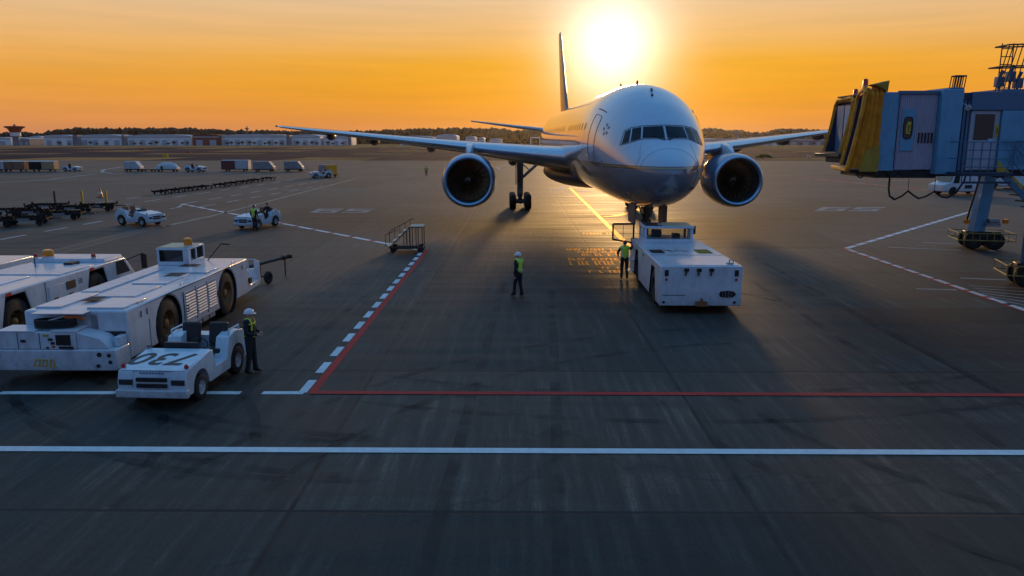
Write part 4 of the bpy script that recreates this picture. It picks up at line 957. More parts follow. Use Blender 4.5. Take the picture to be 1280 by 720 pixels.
# ---- small tow tractors
def arc(cx, cz, r, a0, a1, n=8): return [(cx+r*math.cos(R(a0+(a1-a0)*i/n)), cz+r*math.sin(R(a0+(a1-a0)*i/n))) for i in range(n+1)]
def tow_tractor(label, number=None, seatm=SEAT, group='small tow tractors on the apron'):
    e = empty('tow_tractor', (0,0,0), 0, label, 'tow tractor', group)
    top = [(1.66,.30),(1.68,.62),(1.60,.86),(.42,1.02),(.30,1.0),(.18,.58),(-.42,.56),(-.5,.72),(-.62,1.06),(-1.0,1.14),(-1.45,1.08),(-1.68,.78),(-1.68,.34)]
    bot = [(-1.47,.34)]+arc(-1.06,.36,.43,180,0,10)+[(-.6,.28),(.52,.28)]+arc(.95,.34,.385,180,0,10)+[(1.36,.28)]
    B = MB().prism(bot+top, -.76, -.44).prism([(x,z) for x,z in bot+top], .44, .76)
    B.prism([(-1.64,.36),(1.2,.36),(1.2,.30),(1.64,.30),(1.66,.62),(1.58,.85),(.42,1.0),(.32,.98),(.2,.55),(-1.64,.55)], -.44, .44)
    B.box(-1.62,-1.2,-.44,.44,.55,.96)
    body = B.build('body', WBLUE, e, bevel=.02)
    MB().prism([(.34,1.012),(1.60,.862),(1.60,.882),(.34,1.032)], -.72, .72).build('hood', WBLUE, e, bevel=.006)
    MB().box(-.95, 1.1, -.40, .40, .22, .34).build('chassis', BLACK, e, smooth=0)
    MB().box(1.60, 1.74, -.80, .80, .27, .46).build('bumper', WHITE2, e, bevel=.03)
    for z in (.50, .64): lamp_box(e, 'grille_slot', BLACK, 1.655, 1.70, -.34, .34, z, z+.09)
    for s in (-1, 1):
        lamp_box(e, 'headlamp', DARK, 1.63, 1.69, s*.58-.15, s*.58+.15, .56, .68)
        MB().lathe([(0,.045),(.06,.05),(.09,.02)], (1.48,s*.70,.90), (0,0,1), 10).build('indicator_lamp', RED, e)
        wheel(e, .95, s*.67, .30, .30, .19, RIMW, .58, s); wheel(e, -1.06, s*.66, .36, .36, .22, RIMW, .55, s)
    for s in (-1, 1):
        st_ = MB(); st_.box(-.95,-.48,s*.34-.23,s*.34+.23,.62,.80); st_.loft([[(x0-.02,s*.34-.23,z),(x0+.10,s*.34-.23,z),(x0+.10,s*.34+.23,z),(x0-.02,s*.34+.23,z)] for x0,z in ((-.98,.80),(-1.04,1.1),(-1.10,1.34))])
        st_.build('seat', seatm, e, bevel=.04)
    mb = MB()
    for k in range(20):
        a, b = 2*math.pi*k/20, 2*math.pi*(k+1)/20; f_ = lambda a: (.0+.08*math.sin(a), .34+.17*math.cos(a), 1.08+.15*math.sin(a)); mb.tube(f_(a), f_(b), .014, n=5)
    mb.tube((0,.34,1.08),(.28,.34,.9),.02); mb.build('steering_wheel', BLACK, e)
    mb = MB(); mb.path([(-1.15,-.62,1.05),(-1.15,-.62,1.28),(-1.15,-.2,1.30)], .02, 6); mb.path([(-.72,.70,1.02),(-.74,.72,1.22),(-1.3,.72,1.22),(-1.35,.7,1.05)], .022, 6); mb.path([(-.72,-.70,1.02),(-.74,-.72,1.2),(-1.3,-.72,1.2),(-1.35,-.7,1.05)], .022, 6); mb.build('guard_rail', WBLUE, e)
    mb = MB(); mb.tube((.35,-.66,.98),(.33,-.66,1.75),.012,n=6); mb.tube((.35,-.72,.95),(.35,-.72,1.12),.04); mb.build('pennant_pole', STEEL, e)
    MB().box(.20,.30,-.40,.40,.96,1.16).build('dashboard', BLACK, e, bevel=.02)
    mb = MB(); mb.box(-1.8,-1.66,-.12,.12,.36,.52); mb.build('tow_hitch', BLACK, e, bevel=.02)
    if number:
        sl_ = math.atan2(.15, 1.26)
        m_ = Matrix.Translation((.95,0,.9665)) @ Matrix.Rotation(sl_, 4, 'Y') @ Matrix.Rotation(-RZ90, 4, 'Z') @ Matrix.Diagonal((1.05, 1.15, 1, 1))
        text_mesh('hood_number', number, .80, BLACK, e, m_, shear=.30, spacing=1.08)
        for s in (-1,):
            m2 = Matrix.Translation((.98,-.7625,.80)) @ Matrix.Rotation(R(90),4,'X') @ Matrix.Rotation(R(-7),4,'Z')
            mb = MB()
            for k in range(6): mb.box(1.28-k*.075,1.33-k*.075,-.764,-.761,.72+k*.008,.80+k*.008)
            for k in range(4): mb.box(-1.25+k*.075,-1.20+k*.075,-.764,-.761,.92,1.0)
            mb.build('side_lettering', BLACK, e, smooth=0)
        mb = MB()
        for k in range(8): mb.box(1.612,1.618,-.28+k*.07,-.24+k*.07,.80,.835)
        mb.build('nose_lettering', mat('faded_letter_blue', (.12,.16,.35), .5), e, smooth=0)
    return e
t730 = tow_tractor('pale tow tractor with the number 730 painted on its hood', '730')
t730.location = (-8.42, 18.55, 0); t730.rotation_euler = (0, 0, R(-93)); t730.scale = (1.05, 1.08, 1.05)
redseat = mat('orange_brown_seat', (.22,.07,.03), .6)
tp = tow_tractor('empty pale tow tractor with two orange brown seats left of the slanting dashes', None, redseat)
p = G(176, 281); tp.location = p; tp.rotation_euler = (0, 0, R(-22)); tp.scale = (1.0,.98,1.0)
p = G(323, 284); t2 = dup(tp, p, R(-108), 'pale tow tractor with a worker in a lime vest standing at its front corner'); t2.scale = (1.0,.98,1.0)
p = G(91, 214.2); t3 = dup(tp, p, R(-6), 'far tow tractor pulling the train of covered carts at the left edge')
p = G(245, 215); t4 = dup(tp, p, R(-8), 'far tow tractor right of the white domed load, driven to the right'); t4.scale = (1.15,)*3
p = G(401, 222.3); t5 = dup(tp, p, R(-150), 'far tow tractor just ahead of the yellow ended container below the wing'); t5.scale = (1.05,)*3
# ---- pushback tug at the nose
def tug():
    e = empty('pushback_tug', (6.62, 30.9, 0), RZ90+R(-.6), 'white pushback tug with low glazed cab standing at the airliner nose gear', 'pushback tug')
    arches = [(-2.35,.80,.66),(1.95,.80,.66)]
    B = MB().prism(arch_profile(-4.05, 4.0, .28, 1.74, arches, True), -1.47, 1.47).build('body', WHITE, e, bevel=.03)
    MB().box(-3.9, 3.8, -.9, .9, .24, 1.5).build('chassis', BLACK, e, smooth=0)
    for cx, cz, r in arches:
        for s in (-1, 1):
            mb = MB(); mb.prism([(cx-r*1.13,.32),(cx-r*.6,cz+r*.99),(cx+r*.6,cz+r*.99),(cx+r*1.13,.32)], *sorted((s*1.46, s*.85))); o = mb.build('wheel_well', BLACK, e, smooth=0)
            bm = bmesh.new(); bm.from_mesh(o.data); f_ = max(bm.faces, key=lambda q: s*q.calc_center_median().y); bmesh.ops.delete(bm, geom=[f_], context='FACES'); bm.to_mesh(o.data); bm.free()
            wheel(e, cx, s*1.2, .70, .70, .42, DARK, .5, s)
    # deck details
    mb = MB(); mb.box(-.9,-.05,.75,1.28,1.743,1.752)
    for k in range(8): mb.box(-.88,-.07,.78+k*.062,.80+k*.062,1.752,1.772)
    mb.build('deck_grille', BLACK, B, smooth=0)
    mb = MB(); mb.box(-.95,.05,-1.15,-.55,1.743,1.752)
    for k in range(9): mb.box(-.92,.02,-1.12+k*.062,-1.10+k*.062,1.752,1.772)
    mb.build('deck_grille', OLIVE, B, smooth=0)
    MB().box(-1.42,-1.39,-1.42,1.42,1.742,1.748).build('deck_seam', DARK, B, smooth=0)
    MB().box(-3.9,-1.6,-1.36,1.36,1.742,1.757).build('engine_cover', WHITE, B, bevel=.005)
    mb = MB()
    for x, y, a in ((-.3,.55,.25),(-.3,.4,.25),(-.25,.2,.0),(-.25,.1,.0),(-.35,-.05,.1),(-.35,-.2,.1)): mb.tube((x-.2,y-a*.5,1.746),(x+.25,y+a*.5,1.746),.012,n=4)
    mb.build('deck_lettering', BLACK, B)
    # rear wall fittings
    X = -4.052
    for y in (1.25,-1.25): lamp_box(e, 'rear_lamp', BLACK, X-.03, X, y-.07, y+.07, 1.38, 1.60); MB().lathe([(0,.05),(.02,.05),(.02,.01)], (X,y,1.25), (-1,0,0), 12).build('reflector', RED, e)
    for y in (1.32,-1.22): MB().lathe([(0,.05),(.02,.05),(.02,.01)], (X,y,.42), (-1,0,0), 12).build('reflector', BLACK, e)
    for y in (.55,.1,-.35): mb = MB(); mb.box(X-.08,X,y-.08,y+.08,1.55,1.66); mb.tube((X-.05,y,1.56),(X-.07,y+.04,1.4),.03); mb.build('work_lamp', BLACK, e)
    lamp_box(e, 'access_plate', WHITE, X-.006, X-.001, -.28, .02, .75, 1.05)
    mb = MB(); mb.box(X-.18,X,-.22,.18,.30,.46); mb.tube((X-.12,-.02,.32),(X-.12,-.02,.58),.05); mb.build('tow_hook', mat('rusty_hitch', (.28,.10,.04), .7), e)
    mb = MB()
    for k in range(11): mb.box(X-.004,X-.001,.55+k*.075,.60+k*.075,.655,.69)
    mb.build('maker_lettering', DARK, e, smooth=0)
    mb = MB(); mb.lathe([(0,.3),(.02,.3),(.02,.22),(0,.22)], (X,-.96,.72), (-1,0,0), 18)
    M0 = Matrix.Translation((0,-.96,.72)) @ Matrix.Diagonal((1,1,.42,1)) @ Matrix.Translation((0,.96,-.72)); mb.v = [tuple(M0 @ Vector(v)) for v in mb.v]
    for k in range(5): mb.box(X-.02,X,-1.18+k*.1,-1.10+k*.1,.62+.03*(k%2),.82-.03*(k%2))
    mb.build('worn_emblem', BLACK, e, smooth=0)
    for k in range(4): MB().box(.2-k*.09,.26-k*.09,1.472,1.476,1.48,1.56).build('side_lettering', BLACK, e, smooth=0)
    mb = MB(); mb.path([(-3.55,-1.1,1.76),(-3.55,-1.1,1.9),(-3.7,-1.2,1.9),(-3.7,-1.2,1.76)], .02, 5); mb.box(-3.75,-3.5,-1.2,-1.0,1.76,1.80); mb.build('deck_clamp', STEEL, e)
    # cab
    C = MB(); x0, x1, y0, y1, z0, z1 = 2.15, 3.75, -1.0, 1.12, 1.742, 2.42
    C.box(x0, x1, y0, y1, z0, z0+.16)
    for x, y in ((x0+.05,y0+.05),(x0+.05,y1-.05),(x1-.05,y0+.05),(x1-.05,y1-.05),(x0+.75,y0+.04),(x0+.6,y1-.04)): C.box(x-.05,x+.05,y-.05,y+.05,z0+.15,z1-.02)
    C.box(x0-.05, x1+.05, y0-.04, y1+.04, z1-.04, z1+.05)
    cab = C.build('cab', WBLUE, e, bevel=.012)
    MB().box(x0+.0, x1, y0+.02, y1-.9, z1+.052, z1+.06).build('roof_panel', TAN, cab, smooth=0); MB().box(x0+.1, x1-.1, .32, 1.06, z1+.052, z1+.062).build('roof_hatch', DARK, cab, smooth=0)
    for q in (((x0+.05,y0+.1,z0+.16),(x0+.05,y1-.1,z0+.16),(x0+.05,y1-.1,z1-.04),(x0+.05,y0+.1,z1-.04)),((x1-.05,y0+.1,z0+.16),(x1-.05,y1-.1,z0+.16),(x1-.05,y1-.1,z1-.04),(x1-.05,y0+.1,z1-.04)),
              ((x0+.1,y0+.05,z0+.16),(x1-.1,y0+.05,z0+.16),(x1-.1,y0+.05,z1-.04),(x0+.1,y0+.05,z1-.04))): MB().quad(*q).build('cab_window', SEE, cab, smooth=0)
    s_ = MB(); s_.box(3.0,3.4,.25,.7,1.7,1.95); s_.box(2.9,3.02,.25,.7,1.9,2.25); s_.build('driver_seat', SEAT, cab, bevel=.03)
    mb = MB(); mb.box(2.5,2.9,-.5,-.2,1.9,2.1); mb.tube((2.7,-.75,1.9),(2.7,-.75,2.3),.04); mb.build('cab_fitting', BLACK, cab)
    beacon(e, 2.8, .35, z1+.05, mat('blue_red_lens', (.25,.05,.08), .2), .09, .14)
    mb = MB(); mb.path([(x1-.1,y0,2.2),(x1-.1,y0-.28,2.22)], .02, 5); mb.box(x1-.16,x1-.08,y0-.42,y0-.2,1.95,2.32); mb.build('wing_mirror', BLACK, e)
    # opened door on the left, frame swung outward
    d = MB(); hx, hy = x1-.2, y1+.28
    for a, b in (((hx,hy,1.55),(hx,hy,2.42)),((hx,hy,2.42),(hx-.08,hy+.95,2.42)),((hx-.08,hy+.95,2.42),(hx-.08,hy+.95,1.72)),((hx-.08,hy+.95,1.72),(hx,hy,1.55)),((hx-.04,hy+.48,2.40),(hx-.04,hy+.48,1.72))):
        d.tube(a, b, .045 if a[0] != hx-.04 else .012, n=6)
    DO = d.build('open_door', BLACK, e)
    MB().quad((hx,hy,1.62),(hx-.08,hy+.95,1.76),(hx-.08,hy+.95,2.38),(hx,hy,2.38)).build('door_window', SEE, DO, smooth=0)
    MB().box(2.4,3.1,1.47,1.78,.42,.47).build('boarding_step', WBLUE, e, bevel=.01); MB().box(2.4,3.1,1.47,1.70,.9,.94).build('boarding_step', WBLUE, e, bevel=.01)
    return e
tug()
mb = MB(); e = empty('towbar', (6.6, 35.0, 0), RZ90, 'dark short towbar linking the pushback tug to the nose wheels', 'towbar')
mb.tube((0,0,.55),(3.2,0,.55),.07); mb.build('bar', DARK, e); MB().box(3.1,3.6,-.3,.3,.45,.65).build('head', BLACK, e, bevel=.03)
# ------------------------------------------------------------------ carts, containers, dollies
def cart_wheels(e, L_, W, r=.2):
    for x in (-L_*.33, L_*.33):
        for s in (-1, 1): wheel(e, x, s*W*.42, r, r, .12, DARK, .5, s)
CB = mat('cart_tarp_brown', (.28,.14,.09), .7, var=.3); CG = mat('container_grey', (.30,.31,.33), .45, metal=.2, var=.3); CW = mat('container_white', (.55,.55,.56), .45, var=.15); CR = mat('cart_maroon', (.16,.035,.035), .6, var=.2)
CY = mat('cart_yellow', (.75,.36,.02), .5, var=.15); CT = mat('cart_tan', (.50,.30,.16), .6, var=.2); OLD = mat('cart_dark_green', (.03,.03,.03), .9, spec=.1, var=.3)
def covered_cart(label, c1, c2, roof=CW, L_=4.4, H=2.0, W=1.8):
    e = empty('baggage_cart', (0,0,0), 0, label, 'baggage cart', 'covered baggage carts')
    MB().box(-L_/2, L_/2, -W/2, W/2, .34, .5).build('deck', DARK, e, bevel=.02)
    mb = MB(); mb.loft([[(x,-W/2-.04,H-.12),(x,-W/2-.04,H-.06),(x,-W*.3,H+.06),(x,W*.3,H+.06),(x,W/2+.04,H-.06),(x,W/2+.04,H-.12)] for x in (-L_/2-.06, L_/2+.06)]); mb.build('roof', roof, e, bevel=.01)
    for a, b, c in ((-L_/2,-.04,c1),(.04,L_/2,c2)):
        mb = MB(); n = 14; pts = []
        for i in range(n+1): pts.append((a+(b-a)*i/n, -W/2-.015-(.03 if i % 2 else 0)))
        mb.loft([[(x,y,z) for x, y in pts] for z in (.5, H-.12)], cap=False, closed=False); mb.box(a+.02, b-.02, -W/2+.03, W/2-.03, .5, H-.13); mb.build('side_curtain', c, e, smooth=0)
    for x in (-L_/2, 0, L_/2): MB().box(x-.04, x+.04, -W/2-.07, -W/2-.01, .35, H-.1).build('corner_post', DARK, e, smooth=0)
    MB().box(L_/2, L_/2+.9, -.05, .05, .34, .42).build('drawbar', DARK, e, smooth=0); cart_wheels(e, L_, W); return e
def uld_cart(label, c, endc, L_=3.2, ramp_=.5, white=False):
    e = empty('cargo_dolly', (0,0,0), 0, label, 'cargo dolly', 'dollies carrying air cargo containers')
    MB().box(-L_/2, L_/2, -.85, .85, .32, .48).build('deck', DARK, e, bevel=.02); cart_wheels(e, L_, 1.7)
    h = 1.45; a, b = -L_/2+.12, L_/2-.2
    o = MB().prism([(a+ramp_*.6,.52),(b,.52),(b,.52+h),(a+.0,.52+h),(a,.52+.55)] if ramp_ < 0 else [(a,.52),(b,.52),(b+.0,.95),(b-ramp_,.52+h),(a,.52+h)], -.78, .78).build('container', c, e, bevel=.03)
    for x in (a+.05, (a+b)/2-.2): MB().box(x, x+.06, -.80, -.782, .55, .5+h).build('container_rib', STEEL, o, smooth=0)
    MB().box(b-.02 if ramp_ < 0 else b-ramp_*.0-.02, b+.03, -.75, .75, .55, .9).build('end_panel', endc, o, smooth=0)
    MB().box(L_/2, L_/2+1.0, -.05, .05, .34, .42).build('drawbar', DARK, e, smooth=0); return e
def at_px(o, px, py, rz=0): o.location = G(px, py); o.rotation_euler = (0,0,rz); return o
at_px(covered_cart('covered cart with a pale end at the left edge of the photo', CB, CW), -4, 214.3)
at_px(covered_cart('second covered cart in the train, pale roof and plain brown curtains', CB, CB, L_=4.6), 20, 214.3)
at_px(covered_cart('third covered cart in the train, olive curtains with a tan end, nearest its tractor', OLD, CT, L_=4.8), 56, 214.3)
u = uld_cart('white slant sided container on a low dolly beyond the apron road', CW, CW, 3.4, .8); at_px(u, 168, 214.3)
d_e = empty('flat_dolly', G(186, 214.3), 0, 'empty low dolly coupled right behind the white slant sided container', 'dolly', 'flat cargo dollies')
MB().box(-1.4,1.4,-.8,.8,.34,.5).build('deck', DARK, d_e, bevel=.02); cart_wheels(d_e, 2.8, 1.6)
e = empty('cargo_dolly', G(210, 214.5), 0, 'dolly carrying a white rounded dome shaped load, far on the left', 'cargo dolly', 'dollies carrying air cargo containers')
MB().box(-2.4,2.4,-.85,.85,.32,.48).build('deck', DARK, e, bevel=.02); cart_wheels(e, 4.4, 1.7)
mb = MB(); mb.loft([[(x, .85*math.cos(a), .5+h_*math.sin(a)**.7) for a in [math.pi*j/10 for j in range(11)]] for x, h_ in ((-2.1,.35),(-1.7,.9),(-.8,1.25),(.6,1.3),(1.5,1.0),(2.1,.4))]); mb.build('wrapped_load', CW, e, smooth=40)
MB().box(-1.0,-.6,-.90,-.84,.55,1.1).build('load_label', DARK, e, smooth=0)
at_px(covered_cart('covered cart with one maroon curtain and one white curtain with a tan end', CR, CW, CG, 5.2, 2.15), 296, 214)
at_px(uld_cart('grey slant sided container on a dolly, nearest right of the maroon cart', CG, CT, 4.2, .8), 331, 214.5)
at_px(uld_cart('small grey slant sided container on a dolly, below the wing tip', CG, CW, 3.8, .8), 368, 214.2)
u = uld_cart('grey container with bright yellow end on a dolly behind a tractor below the wing', CG, CY, 3.0, -.1); at_px(u, 410, 221, R(-38))
MB().box(.45,1.42,-.81,.81,.5,2.0).build('yellow_end_wall', CY, u, bevel=.02); MB().box(-1.5,1.5,-.88,.88,.30,.62).build('yellow_skirt', CY, u, bevel=.02)
# flat roller dollies
def roller_dolly(label, col_=OLD):
    e = empty('flat_dolly', (0,0,0), 0, label, 'dolly', 'flat cargo dollies')
    f_ = MB()
    for s in (-1, 1): f_.box(-1.3,1.3,s*.85-.05,s*.85+.05,.36,.50)
    for x in (-1.3,0,1.3): f_.box(x-.05,x+.05,-.85,.85,.34,.46)
    f_.build('frame', col_, e, smooth=0)
    r_ = MB()
    for k in range(11): r_.tube((-1.15+k*.23,-.78,.52),(-1.15+k*.23,.78,.52),.035,n=6)
    r_.build('rollers', mat('dull_roller', (.012,.012,.014), 1.0, spec=0), e)
    for x, y in ((-1.3,-.85),(-1.3,.85),(1.3,-.85),(1.3,.85)): MB().box(x-.06,x+.06,y-.06,y+.06,.5,.66).build('corner_stop', OLD, e, smooth=0)
    MB().box(-.35,.35,-.915,-.902,.36,.49).build('side_plate', GREYP, e, smooth=0)
    cart_wheels(e, 2.6, 1.7); MB().box(1.3,2.1,-.05,.05,.34,.42).build('drawbar', DARK, e, smooth=0); return e
rd = roller_dolly('x'); firstd = True
rows = [('front row of the dark cluster', [(-6,283),(34,281)]), ('middle row of the dark cluster', [(40,271.5),(78,274),(12,270)]), ('back row of the dark cluster', [(60,263.5),(92,266.5),(122,263.5)]),
        ('near half of the long dolly row', [(204,242.5),(221,240.3),(238,238.3),(255,236.3)]), ('far half of the long dolly row', [(278,233.5),(292,231.4),(306,229.4),(320,227.4),(336,225.3)])]
for nm, pts in rows:
    for i, (x, y) in enumerate(sorted(pts)):
        lab = f'flat dolly, {ordn[i]} from the left in the {nm}'
        q = G(x, y); rz = R(18) if y > 250 else math.atan2(G(336,225.3).y-G(204,242.5).y, G(336,225.3).x-G(204,242.5).x)
        if firstd: o = rd; o.location = q; o.rotation_euler = (0,0,rz); o['label'] = lab; firstd = False
        else: o = dup(rd, q, rz+rnd.uniform(-.05,.05), lab)
        o.scale = (1.12,1.15,1.15) if y > 250 else (.78,.9,.8)
PD = mat('post_brown', (.10,.05,.04), .7)
for px, m, lab in ((70, PD, 'dark brown upright post, leftmost of the three among the dollies'), (104, YEL, 'yellow upright post, middle of the three among the dollies'), (134, YEL, 'yellow upright post, rightmost of the three beside the last dolly')):
    q = G(px, 260); e = empty('upright_post', q, 0, lab, 'post', 'upright posts among the dollies')
    MB().box(-.08,.08,-.08,.08,.06,1.55).build('post', m, e, bevel=.02); MB().box(-.4,.4,-.4,.4,0,.06).build('base_plate', DARK, e, smooth=0)
# cone
q = G(126, 246.5); e = empty('traffic_cone', q, 0, 'orange traffic cone with a white band beyond the dark dolly cluster', 'cone')
OR = mat('cone_orange', (.80,.18,.05), .5)
MB().box(-.3,.3,-.3,.3,0,.05).build('base', BLACK, e, smooth=0); MB().lathe([(.05,.24),(.3,.19)], n=16).build('lower_cone', OR, e); MB().lathe([(.3,.19),(.6,.12)], n=16).build('white_band', WHITE, e); MB().lathe([(.6,.12),(1.0,.05),(1.0,.01)], n=16).build('upper_cone', OR, e)
# ---- wheeled boarding steps
def steps():
    p = G(507, 316); e = empty('mobile_stairs', (p.x, p.y+.6, 0), R(2), 'small wheeled service stairs with cream treads and dark rails at the stand corner', 'stairs')
    H = 1.42; f_ = MB(); wd = .62
    for s in (-1, 1):
        f_.tube((-.95,s*wd,.25),(.25,s*wd,H),.03,n=6); f_.box(-.85,.95,s*wd-.03,s*wd+.03,.22,.32)
        for x in (.25,.58,.92): f_.tube((x,s*wd,.25),(x,s*wd,H),.025,n=6)
        for x in (-.1,.08): f_.tube((x,s*wd,.25),(x,s*wd,(x+.95)/1.2*1.17+.25),.018,n=6)
        f_.tube((.25,s*wd,H),(.95,s*wd,H),.025,n=6)
    for x in (-.85,.95): f_.box(x-.03,x+.03,-wd,wd,.22,.32)
    f_.build('frame', BLACK, e)
    for k in range(4): x = -.92+k*.29; z = .36+k*.27; MB().box(x-.12,x+.14,-wd+.03,wd-.03,z,z+.035).build('tread', TAN, e, smooth=0)
    MB().box(.22,.98,-wd,wd,H,H+.05).build('platform', TAN, e, bevel=.005)
    r_ = MB()
    for s in (1,):
        r_.path([(-1.05,s*wd,.4),(-1.05,s*wd,1.05),(.2,s*wd,1.75),(.35,s*wd,1.78)], .02, 6)
        for x in (-.75,-.45,-.15,.15): r_.tube((x,s*wd,(x+.95)*.97+.25),(x,s*wd,1.05+(x+1.05)*.56),.015,n=5)
    r_.build('handrail', BLACK, e)
    r_ = MB(); r_.path([(-1.1,-wd,.35),(-1.12,-wd,1.0),(-.4,-wd,1.3)], .018, 6); r_.build('handrail', BLACK, e)
    MB().box(-.55,.65,-.4,.4,.22,.36).build('base_tray', DARK, e, bevel=.02)
    for x in (-.7,.8):
        for s in (-1,1): wheel(e, x, s*.55, .17, .17, .1, DARK, .5, s)
steps()
# ------------------------------------------------------------------ passenger boarding bridges
INNER = mat('hood_shade_navy', (.035,.05,.10), .7)  # shade inside the hood mouths put into this navy
def canopy(parent, X0, X1, Y0, Y1, z0, z1, flare, name='bellows_canopy', skew=(.8, .8)):
    """pleated fabric hood: U of two sides and a roof, from the cab face X0 to the mouth X1 (X1<X0); flare pushes the bottom of the mouth out"""
    n = 9; rings = []
    for i in range(n+1):
        u = i/n; pl = .09 if i % 2 else -.03; rg = []
        path_ = [(Y0, z0), (Y0, z0+(z1-z0)*.25), (Y0, z0+(z1-z0)*.5), (Y0, z0+(z1-z0)*.75), (Y0, z1-.25), (Y0+.25, z1), ((Y0+Y1)/2, z1), (Y1-.25, z1), (Y1, z1-.25), (Y1, z0+(z1-z0)*.5), (Y1, z0)]
        for (y, z) in path_:
            lo = 1-(z-z0)/(z1-z0); xs = (y-Y0)/(Y1-Y0); x = (X0+skew[0]*xs)*(1-u)+(X1+skew[1]*xs)*u-flare*u*lo**1.4
            dy = -pl if y == Y0 else pl if y == Y1 else 0; dz = pl if z == z1 else 0
            sag = -.10*u*(1 if z == z1 else 0)
            rg.append((x, y+dy, z+dz+sag))
        rings.append(rg)
    mb = MB(); mb.loft(rings, cap=False, closed=False); o = mb.build(name, CANOPY, parent, smooth=0)
    s_ = o.modifiers.new('thick', 'SOLIDIFY'); s_.thickness = .05
    il = MB(); R2 = []  # dark inner sheet added so the hood mouth reads shaded
    for u in (.02,.5,.97):
        rg = []
        for (y, z) in ((Y0+.10,z0),(Y0+.10,(z0+z1)/2),(Y0+.10,z1-.12),(Y1-.10,z1-.12),(Y1-.10,(z0+z1)/2),(Y1-.10,z0)):
            lo = 1-(z-z0)/(z1-z0); xs = (y-Y0)/(Y1-Y0); rg.append(((X0+skew[0]*xs)*(1-u)+(X1+skew[1]*xs)*u-flare*u*lo**1.4, y, z-.10*u*(z > z1-.2)))
        R2.append(rg)
    il.loft(R2, cap=False, closed=False); il.build('hood_shade_sheet', INNER, o, smooth=0)
    P = rings[-1]; MB().path([P[i] for i in range(len(P))], .085, 8).build('mouth_bumper', CANOPY, o)
    return o
def louvre_wall(name, x0, x1, y, z0, z1, m, parent, pitch=.085):
    mb = MB(); n = int((x1-x0)/pitch); pts = []
    for i in range(n):
        a = x0+(x1-x0)*i/n; s = (x1-x0)/n; pts += [(a, y), (a+s*.35, y), (a+s*.5, y-.035), (a+s*.85, y-.035)]
    pts.append((x1, y)); mb.loft([[(x, yy, z) for x, yy in pts] for z in (z0, z1)], cap=False, closed=False)
    return mb.build(name, m, parent, smooth=0)
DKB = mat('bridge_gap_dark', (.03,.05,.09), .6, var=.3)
DOORG = mat('bridge_door_grey', (.42,.43,.50), .4, var=.1); STR = mat('rail_blue', (.07,.17,.28), .4, var=.2)
